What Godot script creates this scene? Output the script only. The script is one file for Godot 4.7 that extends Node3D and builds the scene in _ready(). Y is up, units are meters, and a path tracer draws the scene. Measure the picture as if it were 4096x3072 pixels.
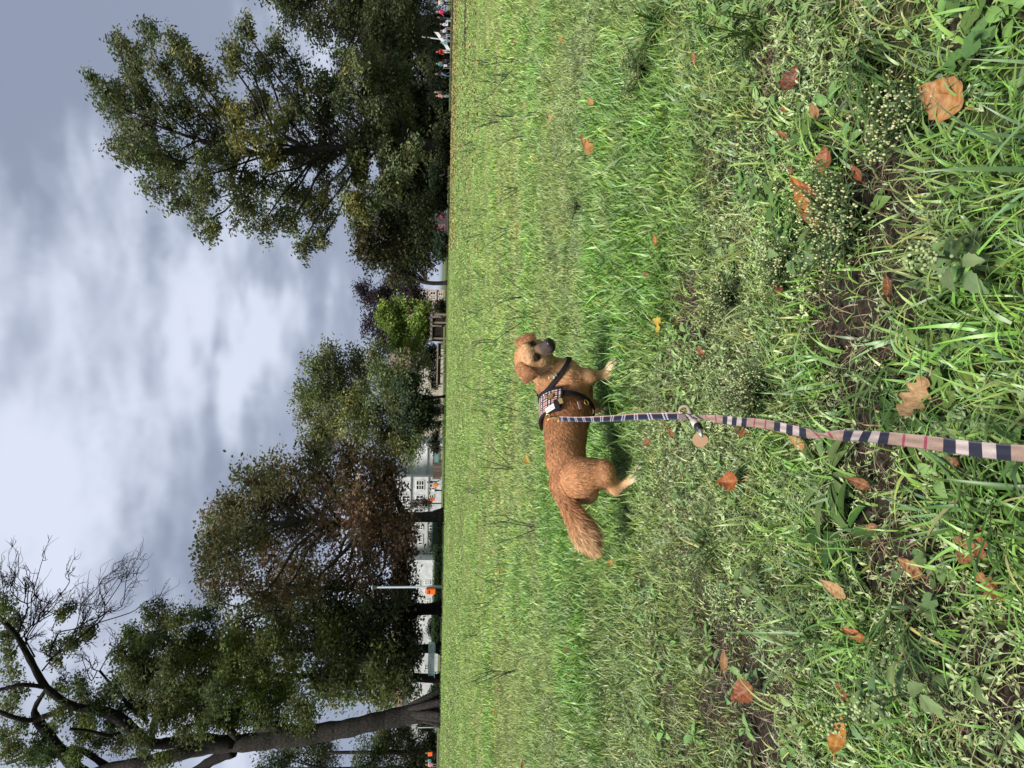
extends Node3D

const FOCAL := 2840.0        # focal length in pixels of the 4096 x 3072 photograph
const EYE := Vector3(0, 0.78, 0)
var upright: Basis           # the camera's own right, up and back before it is turned on its side
var rng := RandomNumberGenerator.new()
var used := {}
var mats := {}
var bumps := FastNoiseLite.new()
var patch := FastNoiseLite.new()


func _ready() -> void:
	rng.seed = 4711
	bumps.seed = 5
	bumps.frequency = 0.9
	patch.seed = 21
	patch.frequency = 0.45
	patch.fractal_octaves = 3
	# camera: held low and turned on its side, tipped a little down
	upright = Basis(Vector3.RIGHT, deg_to_rad(-5.80)) * Basis(Vector3.BACK, deg_to_rad(1.13))
	var cam := Camera3D.new()
	cam.name = "camera"
	cam.fov = rad_to_deg(2.0 * atan(1536.0 / FOCAL))
	cam.near = 0.05
	cam.far = 2000.0
	cam.transform = Transform3D(Basis(-upright.y, upright.x, upright.z), EYE)
	add_child(cam)
	cam.current = true
	var env := Environment.new()
	env.background_mode = Environment.BG_SKY
	env.sky = Sky.new()
	env.sky.sky_material = cloudy_sky()
	env.tonemap_mode = Environment.TONE_MAPPER_LINEAR
	env.tonemap_exposure = EXPOSURE
	env.sdfgi_enabled = true
	env.ssao_enabled = true
	env.ssil_enabled = true
	var we := WorldEnvironment.new()
	we.name = "world"
	we.environment = env
	add_child(we)
	var sun := DirectionalLight3D.new()
	sun.name = "sun"
	sun.light_energy = 0.5
	sun.light_color = Color(1.0, 0.975, 0.94)
	sun.light_angular_distance = 20.0
	sun.shadow_enabled = true
	sun.rotation_degrees = Vector3(-60, -32, 0)
	add_child(sun)
	materials()
	build_ground()
	build_buildings()
	build_trees()
	build_furniture()
	build_people()
	build_dog()
	build_leash()
	build_fallen_leaves()
	build_weeds()
	build_grass()


# ---------------------------------------------------------------- where things stand
func ray(px: float, py: float) -> Vector3:
	return upright * Vector3((1536.0 - py) / FOCAL, (2048.0 - px) / FOCAL, -1.0)


func at(px: float, py: float, d: float) -> Vector3:
	var r := ray(px, py)
	return EYE + r * (d / -r.z)


func hgt(x: float, z: float) -> float:
	var d := sqrt(x * x + z * z)
	return 0.30 * smoothstep(9.0, 40.0, d) + 0.018 * bumps.get_noise_2d(x, z) * (1.0 - smoothstep(20.0, 60.0, d))


func on_ground(px: float, py: float) -> Vector3:
	var r := ray(px, py)
	var p := EYE
	var h := 0.0
	for i in 6:
		p = EYE + r * ((h - EYE.y) / r.y)
		h = hgt(p.x, p.z)
	return p


func foot(py: float, d: float) -> Vector3:
	var p := at(1772.0, py, d)
	p.y = hgt(p.x, p.z)
	return p


# ---------------------------------------------------------------- names, labels, meshes
func numbered(called: String) -> String:
	if not used.has(called):
		used[called] = 0
		return called
	used[called] += 1
	return "%s_%03d" % [called, used[called]]


func tag(o: Node, label := "", category := "", group := "", kind := "") -> Node:
	if label != "":
		o.set_meta("label", label)
	if category != "":
		o.set_meta("category", category)
	if group != "":
		o.set_meta("group", group)
	if kind != "":
		o.set_meta("kind", kind)
	return o


func thing(called: String, where: Vector3, label: String, category: String, group := "", turn := 0.0) -> Node3D:
	var o := Node3D.new()
	o.name = numbered(called)
	o.position = where
	o.rotation.y = turn
	tag(o, label, category, group)
	add_child(o)
	return o


func part(called: String, mesh: Mesh, m: Material, parent: Node, where := Transform3D.IDENTITY) -> MeshInstance3D:
	var o := MeshInstance3D.new()
	o.name = called if parent != self else numbered(called)
	o.mesh = mesh
	o.material_override = m
	o.transform = where
	parent.add_child(o, true)
	return o


func copies(called: String, mesh: Mesh, m: Material, parent: Node, where: Array[Transform3D], tint: PackedColorArray) -> MultiMeshInstance3D:
	var mm := MultiMesh.new()
	mm.transform_format = MultiMesh.TRANSFORM_3D
	mm.use_colors = true
	mm.mesh = mesh
	mm.instance_count = where.size()
	for i in where.size():
		mm.set_instance_transform(i, where[i])
		mm.set_instance_color(i, tint[i])
	var o := MultiMeshInstance3D.new()
	o.name = called if parent != self else numbered(called)
	o.multimesh = mm
	o.material_override = m
	o.set_meta("kind", "stuff")
	parent.add_child(o, true)
	return o


func mat(key: String, c: Color, rough := 0.9, vertex := false, back := 0.0, spec := 0.3) -> StandardMaterial3D:
	var m := StandardMaterial3D.new()
	m.albedo_color = c.linear_to_srgb()
	m.roughness = rough
	m.metallic_specular = spec
	m.vertex_color_use_as_albedo = vertex
	m.cull_mode = BaseMaterial3D.CULL_DISABLED
	if back > 0.0:
		m.backlight_enabled = true
		m.backlight = Color(back, back, back)
	m.resource_name = key
	mats[key] = m
	return m


func noise_tex(freq: float, lo: Color, hi: Color, octaves := 4, size := 512, sd := 1, kind := FastNoiseLite.TYPE_SIMPLEX_SMOOTH) -> NoiseTexture2D:
	var n := FastNoiseLite.new()
	n.noise_type = kind
	n.seed = sd
	n.frequency = freq
	n.fractal_octaves = octaves
	var t := NoiseTexture2D.new()
	t.width = size
	t.height = size
	t.seamless = true
	t.noise = n
	var g := Gradient.new()
	g.set_color(0, lo)
	g.set_color(1, hi)
	t.color_ramp = g
	return t


func tri(m: StandardMaterial3D, t: Texture2D, scale: Vector3, world := true) -> void:
	m.albedo_texture = t
	m.uv1_triplanar = true
	m.uv1_world_triplanar = world
	m.uv1_scale = scale


func materials() -> void:
	mat("leaf", Color(1, 1, 1), 0.62, true, 0.8, 0.25)
	mat("blade", Color(1, 1, 1), 0.42, true, 0.5, 0.5)
	mat("plain", Color(1, 1, 1), 0.9, true)
	mat("satin", Color(1, 1, 1), 0.45, true, 0.0, 0.4)
	mat("dead_leaf", Color(1, 1, 1), 0.55, true, 0.25, 0.35)
	var bark := mat("bark", Color(1, 1, 1), 0.95, true)
	tri(bark, noise_tex(0.02, Color(0.32, 0.31, 0.30), Color(1, 1, 1), 6), Vector3(1.2, 0.35, 1.2))
	bark.normal_enabled = true
	bark.normal_scale = 1.6
	var ridges := noise_tex(0.035, Color.BLACK, Color.WHITE, 5, 512, 9, FastNoiseLite.TYPE_CELLULAR)
	ridges.color_ramp = null
	ridges.as_normal_map = true
	ridges.bump_strength = 7.0
	bark.normal_texture = ridges
	mat("fur", Color(1, 1, 1), 0.75, true, 0.3, 0.25)
	mat("skin", Color(1, 1, 1), 0.9, true)
	mat("eye", Color(0.012, 0.007, 0.004), 0.08, false, 0.0, 0.6)
	mat("nose", Color(0.012, 0.011, 0.012), 0.35, false, 0.0, 0.5)
	mat("black_web", Color(0.012, 0.012, 0.016), 0.8)
	var gold := mat("brass", Color(0.75, 0.52, 0.20), 0.3)
	gold.metallic = 0.9
	var steel := mat("steel", Color(0.62, 0.63, 0.65), 0.25)
	steel.metallic = 0.9
	mat("glass", Color(0.02, 0.024, 0.03), 0.12, false, 0.0, 0.6)
	mat("white_frame", Color(0.72, 0.72, 0.7), 0.6)
	var wall := mat("plaster", Color(1, 1, 1), 0.95, true)
	tri(wall, noise_tex(0.01, Color(0.82, 0.82, 0.82), Color(1, 1, 1), 5), Vector3(0.2, 0.2, 0.2))
	var wood := mat("old_wood", Color(0.16, 0.115, 0.085), 0.9)
	tri(wood, noise_tex(0.02, Color(0.55, 0.55, 0.55), Color(1, 1, 1), 4), Vector3(3, 0.5, 3), false)


# ---------------------------------------------------------------- shapes
func tube(st: SurfaceTool, pts: PackedVector3Array, radii: PackedFloat32Array, sides: int, c: Color, flat := 1.0, flat_axis := Vector3.ZERO) -> void:
	# a swept, tapered tube; flat < 1 squashes it along flat_axis
	var n := pts.size()
	var side := Vector3.ZERO
	var rings: Array[PackedVector3Array] = []
	for i in n:
		var dir := (pts[mini(i + 1, n - 1)] - pts[maxi(i - 1, 0)]).normalized()
		if side == Vector3.ZERO:
			side = dir.cross(Vector3.UP if absf(dir.y) < 0.9 else Vector3.RIGHT).normalized()
		side = (side - dir * side.dot(dir)).normalized()
		var other := dir.cross(side)
		var ring := PackedVector3Array()
		for k in sides:
			var a := TAU * k / sides
			var v := (side * cos(a) + other * sin(a)) * radii[i]
			if flat < 1.0:
				v -= flat_axis * v.dot(flat_axis) * (1.0 - flat)
			ring.append(pts[i] + v)
		rings.append(ring)
	st.set_color(c)
	for i in n - 1:
		for k in sides:
			var k2 := (k + 1) % sides
			st.add_vertex(rings[i][k]); st.add_vertex(rings[i + 1][k]); st.add_vertex(rings[i + 1][k2])
			st.add_vertex(rings[i][k]); st.add_vertex(rings[i + 1][k2]); st.add_vertex(rings[i][k2])
	for k in range(1, sides - 1):
		st.add_vertex(rings[0][0]); st.add_vertex(rings[0][k]); st.add_vertex(rings[0][k + 1])
		st.add_vertex(rings[n - 1][0]); st.add_vertex(rings[n - 1][k + 1]); st.add_vertex(rings[n - 1][k])


func begin() -> SurfaceTool:
	var st := SurfaceTool.new()
	st.begin(Mesh.PRIMITIVE_TRIANGLES)
	return st


func smooth(st: SurfaceTool) -> ArrayMesh:
	st.index()
	st.generate_normals()
	return st.commit()


func quad(st: SurfaceTool, a: Vector3, b: Vector3, c: Vector3, d: Vector3) -> void:
	st.add_vertex(a); st.add_vertex(b); st.add_vertex(c)
	st.add_vertex(a); st.add_vertex(c); st.add_vertex(d)


func box(st: SurfaceTool, lo: Vector3, hi: Vector3, c: Color, b := Basis.IDENTITY, o := Vector3.ZERO, bev := 0.0) -> void:
	# an axis-aligned box with chamfered upright and level edges when bev > 0
	st.set_color(c)
	var mid := (lo + hi) / 2.0
	var h := (hi - lo) / 2.0
	var face := [[0, 1, 2], [1, 2, 0], [2, 0, 1]]
	for f in face:
		for s in [-1.0, 1.0]:
			var q: Array[Vector3] = []
			for uv in [[-1, -1], [1, -1], [1, 1], [-1, 1]]:
				var v := Vector3.ZERO
				v[f[0]] = s * h[f[0]]
				v[f[1]] = uv[0] * (h[f[1]] - bev)
				v[f[2]] = uv[1] * (h[f[2]] - bev)
				q.append(o + b * (mid + v))
			if s > 0:
				quad(st, q[0], q[3], q[2], q[1])
			else:
				quad(st, q[0], q[1], q[2], q[3])
	if bev <= 0.0:
		return
	for f in face:          # twelve chamfers and eight corners
		for su in [-1.0, 1.0]:
			for sv in [-1.0, 1.0]:
				var q: Array[Vector3] = []
				for e in [[-1, 0], [1, 0], [1, 1], [-1, 1]]:
					var v := Vector3.ZERO
					v[f[0]] = e[0] * (h[f[0]] - bev)
					v[f[1]] = su * (h[f[1]] - (bev if e[1] == 1 else 0.0))
					v[f[2]] = sv * (h[f[2]] - (0.0 if e[1] == 1 else bev))
					q.append(o + b * (mid + v))
				quad(st, q[0], q[1], q[2], q[3])
	for sx in [-1.0, 1.0]:
		for sy in [-1.0, 1.0]:
			for sz in [-1.0, 1.0]:
				var s := Vector3(sx, sy, sz)
				st.add_vertex(o + b * (mid + s * Vector3(h.x, h.y - bev, h.z - bev)))
				st.add_vertex(o + b * (mid + s * Vector3(h.x - bev, h.y, h.z - bev)))
				st.add_vertex(o + b * (mid + s * Vector3(h.x - bev, h.y - bev, h.z)))


func box_mesh(size: Vector3, c := Color.WHITE, bev := 0.0) -> ArrayMesh:
	var st := begin()
	box(st, -size / 2.0, size / 2.0, c, Basis.IDENTITY, Vector3.ZERO, bev)
	return st.commit()


func bar(st: SurfaceTool, a: Vector3, b: Vector3, r: float, c: Color, sides := 6) -> void:
	tube(st, PackedVector3Array([a, b]), PackedFloat32Array([r, r]), sides, c)


func spline(pts: Array, steps: int) -> PackedVector3Array:
	var out := PackedVector3Array()
	var n := pts.size()
	for i in n - 1:
		for k in steps:
			out.append((pts[i] as Vector3).cubic_interpolate(pts[i + 1], pts[maxi(i - 1, 0)], pts[mini(i + 2, n - 1)], float(k) / steps))
	out.append(pts[n - 1])
	return out


func vary(c: Color, amount: float) -> Color:
	var k := exp(rng.randfn(0.0, amount))
	return Color(c.r * k * (1.0 + rng.randf_range(-0.12, 0.12)), c.g * k, c.b * k * (1.0 + rng.randf_range(-0.15, 0.15)))


# ---------------------------------------------------------------- sky
const EXPOSURE := 4.1

func cloudy_sky() -> PanoramaSkyMaterial:
	# an overcast of broken grey-blue layers, computed for every direction
	var w := 1280
	var h := 640
	var im := Image.create_empty(w, h, false, Image.FORMAT_RGBF)
	var big := FastNoiseLite.new()
	big.seed = 12
	big.frequency = 0.42
	big.fractal_octaves = 5
	big.fractal_gain = 0.5
	big.domain_warp_enabled = true
	big.domain_warp_amplitude = 0.9
	big.domain_warp_frequency = 0.5
	var fine := FastNoiseLite.new()
	fine.seed = 40
	fine.frequency = 1.1
	fine.fractal_octaves = 4
	var breaks := [[ray(930, 1330).normalized(), 0.75, 0.085], [ray(860, 1500).normalized(), 0.40, 0.10], [ray(1150, 1250).normalized(), 0.40, 0.13], [ray(90, 1880).normalized(), 0.25, 0.06], [ray(420, 950).normalized(), 0.22, 0.13], [ray(1150, 1800).normalized(), 0.2, 0.08], [Vector3(0.9, 0.4, 0.3).normalized(), 0.45, 0.15], [Vector3(-0.8, 0.5, 0.4).normalized(), 0.5, 0.13], [Vector3(0.2, 0.45, 0.9).normalized(), 0.5, 0.15], [Vector3(-0.2, 0.9, 0.2).normalized(), 0.4, 0.2]]
	for y in h:
		var lat := PI * (0.5 - (y + 0.5) / h)
		var up := sin(lat)
		for x in w:
			var a := TAU * (x + 0.5) / w
			var e := maxf(up, 0.0) + 0.16
			var p := Vector2(sin(a), -cos(a)) * cos(lat) / e
			var n := big.get_noise_2d(p.x, p.y * 1.25)
			n += 0.46 * fine.get_noise_2d(p.x * 1.3 + 9.0, p.y * 2.2)
			n += 0.20 * (0.35 - absf(fine.get_noise_2d(p.x * 3.1, p.y * 4.4 + 3.0)) * 1.6)
			var v := clampf(0.12 + 1.12 * n + 0.10 * exp(-pow((up - 0.30) / 0.16, 2.0)), 0.0, 1.0)
			var way := Vector3(sin(a) * cos(lat), up, -cos(a) * cos(lat))
			for q in breaks:       # thinner places in the cloud let more light through
				v += q[1] * exp(-pow(way.angle_to(q[0]) / q[2], 2.0)) * (0.6 + 1.0 * fine.get_noise_2d(p.x * 2.0, p.y * 2.0 + 50.0))
			v = clampf(v, 0.0, 1.0)
			v = v * v * (3.0 - 2.0 * v)
			var low := Color(0.285, 0.335, 0.455)
			var high := Color(0.73, 0.79, 0.94)
			var c := low.lerp(high, v)
			var veil := exp(-maxf(up, 0.0) * 7.0)     # the layers close up towards the horizon
			c = c.lerp(Color(0.52, 0.585, 0.74), 0.5 * veil)
			if up < 0.0:
				c = Color(0.10, 0.12, 0.08)
			var k := SKY / EXPOSURE
			im.set_pixel(x, y, Color(c.r * k, c.g * k, c.b * k))
	var m := PanoramaSkyMaterial.new()
	m.panorama = ImageTexture.create_from_image(im)
	return m

const SKY := 1.0

# ---------------------------------------------------------------- ground
func soil_share(x: float, z: float) -> float:
	# how much bare earth shows: 0 closed turf, 1 open soil; the worn ground lies close to the path the walker takes
	var d := sqrt(x * x + z * z)
	var n := patch.get_noise_2d(x * 3.2, z * 3.2)
	var s := clampf(0.74 - 0.27 * d + n * 1.5, 0.0, 1.0)
	# a trodden strip across the lawn on the right
	if x > 8.0 and d < 40.0:
		var w := bumps.get_noise_2d(x * 0.5, 33.0)
		s = maxf(s, smoothstep(1.5, 0.5, absf(-z - 23.6 + w)) * smoothstep(9.6, 11.2, x + w))
	return s


func lushness(x: float, z: float) -> float:
	return clampf(0.5 + 1.7 * patch.get_noise_2d(x * 0.9 + 40.0, z * 0.9), 0.0, 1.0)


func build_ground() -> void:
	var st := begin()
	var rings := PackedFloat32Array()
	var d := 0.12
	while d < 900.0:
		rings.append(d)
		d *= 1.045 if d < 60.0 else 1.25
	var segs := 180
	var rows: Array[PackedVector3Array] = []
	var tint: Array[PackedColorArray] = []
	for r in rings:
		var row := PackedVector3Array()
		var cols := PackedColorArray()
		for k in segs:
			var a := TAU * k / segs
			var x := r * sin(a)
			var z := -r * cos(a)
			row.append(Vector3(x, hgt(x, z) - 0.004, z))
			var s := soil_share(x, z)
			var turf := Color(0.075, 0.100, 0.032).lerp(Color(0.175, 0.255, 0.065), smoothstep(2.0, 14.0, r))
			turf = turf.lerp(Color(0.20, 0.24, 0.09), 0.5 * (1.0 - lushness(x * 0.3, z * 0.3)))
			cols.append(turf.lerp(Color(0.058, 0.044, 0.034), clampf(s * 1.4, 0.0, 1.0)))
		rows.append(row)
		tint.append(cols)
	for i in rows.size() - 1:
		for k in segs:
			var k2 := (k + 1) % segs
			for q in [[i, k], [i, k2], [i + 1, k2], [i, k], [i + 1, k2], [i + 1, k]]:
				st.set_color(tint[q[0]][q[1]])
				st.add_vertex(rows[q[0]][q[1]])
	var m := mat("earth", Color(1, 1, 1), 0.97, true)
	tri(m, noise_tex(0.03, Color(0.42, 0.40, 0.38), Color(1, 1, 1), 6, 1024, 3), Vector3(2.3, 2.3, 2.3))
	tag(part("lawn_ground", smooth(st), m, self), "worn park lawn of short green grass with patches of bare earth", "lawn", "", "structure")
	# the brown path that runs along the far left edge of the lawn, and the leaf-strewn one on the right
	path_strip("earth_path", 45.0, 62.0, -34.0, -9.5, Color(0.10, 0.072, 0.05), "brown earth path in front of the green park benches")
	path_strip("earth_path", 68.0, 78.0, 1.0, 40.0, Color(0.11, 0.115, 0.06), "shaded earth path below the big trees on the right")
	# yellow leaf drift below the tall tree: small fallen leaves one could not count
	var leaf := leaf_mesh(0.10, 0.075, 0.02)
	var where: Array[Transform3D] = []
	var tint2 := PackedColorArray()
	for i in 11000:
		var py := rng.randf_range(-60.0, 1000.0)
		var dd := rng.randfn(38.0, 4.0) if py < 760 else rng.randfn(36.0, 3.5)
		if rng.randf() < 0.10:
			dd = rng.randf_range(14.0, 46.0)
		if py > 700.0 and rng.randf() < 0.6:
			continue
		var p := foot(py, dd)
		p.y += rng.randf_range(0.05, 0.09)
		where.append(Transform3D(Basis(Vector3.UP, rng.randf() * TAU) * Basis(Vector3.RIGHT, rng.randf_range(-0.6, 0.6)).scaled(Vector3.ONE * rng.randf_range(0.6, 1.2)), p))
		tint2.append(vary([Color(0.34, 0.27, 0.10), Color(0.30, 0.20, 0.10), Color(0.28, 0.27, 0.10)][rng.randi() % 3], 0.2))
	var drift := copies("leaf_litter", leaf, mats["dead_leaf"], self, where, tint2)
	tag(drift, "drift of small yellow fallen leaves under the tall tree on the right", "fallen leaves")


func path_strip(called: String, d0: float, d1: float, x0: float, x1: float, c: Color, label: String) -> void:
	var st := begin()
	var n := 60
	var m := 5
	for i in n:
		for j in m:
			var q: Array[Vector3] = []
			for e in [[0, 0], [1, 0], [1, 1], [0, 1]]:
				var u := float(i + e[0]) / n
				var v := float(j + e[1]) / m
				var x := lerpf(x0, x1, u)
				var wob := 0.35 * bumps.get_noise_2d(x * 0.4, 80.0)
				var z := -lerpf(d0 + wob, d1 + wob * 0.6, v)
				q.append(Vector3(x, hgt(x, z) + 0.012, z))
			st.set_color(c * (0.9 + 0.2 * rng.randf()))
			quad(st, q[0], q[1], q[2], q[3])
	tag(part(called, smooth(st), mats["earth"], self), label, "path", "", "structure")


func leaf_mesh(length: float, width: float, curl: float, c := Color.WHITE) -> ArrayMesh:
	# a small pointed leaf folded a little along its midrib
	var st := begin()
	st.set_color(c)
	var a := Vector3(0, 0, 0)
	var b := Vector3(length, 0, 0)
	for s in [-1.0, 1.0]:
		var m1 := Vector3(length * 0.35, curl, s * width * 0.5)
		var m2 := Vector3(length * 0.7, curl * 0.8, s * width * 0.38)
		st.add_vertex(a); st.add_vertex(m1); st.add_vertex(b)
		st.add_vertex(m1); st.add_vertex(m2); st.add_vertex(b)
	return st.commit()

# ---------------------------------------------------------------- trees
const LEAFY := 5.5
var clumps := {}

func leaf_clump(key: String, count: int, spread: float, length: float, width: float, droop := 0.0) -> ArrayMesh:
	if clumps.has(key):
		return clumps[key]
	var st := begin()
	for i in count:
		var o := Vector3(rng.randfn(0, 0.42), rng.randfn(0, 0.36), rng.randfn(0, 0.42)) * spread
		var b := Basis.from_euler(Vector3(rng.randf_range(-0.9, 0.9), rng.randf() * TAU, rng.randf_range(-0.8, 0.8) - droop))
		var l := length * rng.randf_range(0.7, 1.3)
		var w := width * rng.randf_range(0.8, 1.2)
		var k := rng.randf_range(0.75, 1.25)
		st.set_color(Color(k * rng.randf_range(0.9, 1.12), k, k * rng.randf_range(0.85, 1.1)))
		var p := [Vector3.ZERO, Vector3(l * 0.45, 0.03 * l, w * 0.5), Vector3(l, -0.06 * l, 0), Vector3(l * 0.45, 0.03 * l, -w * 0.5)]
		for t in [[0, 1, 2], [0, 2, 3]]:
			for j in t:
				st.add_vertex(o + b * (p[j] as Vector3))
	clumps[key] = st.commit()
	return clumps[key]


func limb(st: SurfaceTool, a: Vector3, b: Vector3, ra: float, rb: float, c: Color, sag := 0.12, sides := 5) -> PackedVector3Array:
	var l := (b - a).length()
	var mid1 := a.lerp(b, 0.35) + Vector3(rng.randfn(0, 0.05), sag * 0.8 + rng.randfn(0, 0.04), rng.randfn(0, 0.05)) * l
	var mid2 := a.lerp(b, 0.7) + Vector3(rng.randfn(0, 0.05), sag * 0.5 + rng.randfn(0, 0.04), rng.randfn(0, 0.05)) * l
	var pts := spline([a, mid1, mid2, b], 3)
	var radii := PackedFloat32Array()
	for i in pts.size():
		radii.append(lerpf(ra, rb, pow(float(i) / (pts.size() - 1), 0.8)))
	tube(st, pts, radii, sides, c)
	return pts


# trunk: [[px, py, radius in metres], ...] from the ground up; lobes: [[px, py, radius in pixels, leaf count factor, colour index], ...]
func tree(called: String, label: String, group: String, d: float, trunk: Array, lobes: Array, o: Dictionary) -> Node3D:
	var base := foot(trunk[0][1], d)
	var t := thing(called, base, label, "tree", group)
	var s := FOCAL / d
	var pts: Array = []
	var rad := PackedFloat32Array()
	for i in trunk.size():
		var p := at(trunk[i][0], trunk[i][1], d + (0.0 if i == 0 else rng.randf_range(-0.2, 0.2)))
		if i == 0:
			p = base - Vector3(0, 0.15, 0)
		pts.append(p - base)
		rad.append(trunk[i][2])
	var path := spline(pts, 5)
	var radii := PackedFloat32Array()
	for i in path.size():
		var f := float(i) / 5.0
		var k := mini(int(f), rad.size() - 2)
		radii.append(lerpf(rad[k], rad[k + 1], f - k) * (1.0 + 0.05 * rng.randf_range(-1, 1)))
	var bark: Color = o.bark
	var st := begin()
	tube(st, path, radii, 12, bark)
	for i in 6:        # root flare
		var a := TAU * i / 6.0 + rng.randf()
		var out := Vector3(cos(a), 0, sin(a))
		tube(st, PackedVector3Array([Vector3(0, rad[0] * 1.6, 0) + out * rad[0] * 0.45, Vector3(0, rad[0] * 0.5, 0) + out * rad[0] * 0.85, out * rad[0] * 1.5 - Vector3(0, 0.1, 0)]), PackedFloat32Array([rad[0] * 0.42, rad[0] * 0.36, rad[0] * 0.12]), 6, bark)
	part("trunk", smooth(st), mats["bark"], t)
	var bst := begin()
	var where: Array[Transform3D] = []
	var tint := PackedColorArray()
	var colors: Array = o.colors
	var top := path.size() - 1
	var low: int = o.get("fork", int(top * 0.4))
	var deep: float = o.get("deep", 3.0)
	for lobe in lobes:
		var dz := rng.randf_range(-deep, deep)
		var c := at(lobe[0], lobe[1], d + dz) - base
		var r: float = lobe[2] / s
		# the limb that carries this lobe
		var best := low
		var cost := 1e9
		for i in range(low, top + 1):
			var v := c - path[i]
			var need := Vector2(v.x, v.z).length() * 0.7
			var w := absf(v.y - need) + v.length() * 0.35
			if w < cost:
				cost = w
				best = i
		var br: float = clampf(radii[best] * 0.45, 0.04, 0.22) * o.get("limb", 1.0)
		limb(bst, path[best], c, br, 0.05, bark, 0.08, 6)
		var tips: int = int(o.get("tips", 12))
		var per: int = int(LEAFY * o.per * (r * r) * float(lobe[3]) / tips) + 2
		for j in tips:
			var v := Vector3(rng.randfn(), rng.randfn(), rng.randfn()).normalized() * pow(rng.randf(), 0.42) * r * rng.randf_range(0.8, 1.3)
			v.y *= 0.85
			var tip := c + v
			limb(bst, c + v * 0.08, tip, 0.045, 0.012, bark, 0.1, 3)
			var col: Color = colors[lobe[4] if rng.randf() < 0.8 else rng.randi() % colors.size()]
			col = vary(col, 0.16)
			var sig: float = r * o.get("puff", 0.33)
			for k in per:
				var g := Vector3(rng.randfn(0, sig), rng.randfn(0, sig * 0.7), rng.randfn(0, sig))
				if g.length() > sig * 2.1:
					g *= 0.5
				where.append(Transform3D(Basis.from_euler(Vector3(rng.randf_range(-0.5, 0.5), rng.randf() * TAU, rng.randf_range(-0.5, 0.5))).scaled(Vector3.ONE * rng.randf_range(0.75, 1.3)), tip + g))
				tint.append(vary(col, 0.2))
	part("branches", smooth(bst), mats["bark"], t)
	copies("crown", o.leaf, mats["leaf"], t, where, tint)
	return t


func scaled_lobes(z: Array, k: float, oy: float) -> Array:
	var out := []
	for l in z:
		out.append([l[0] / k, l[1] / k + oy, l[2] / k, l[3] if l.size() > 3 else 1.0, l[4] if l.size() > 4 else 0])
	return out


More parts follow.
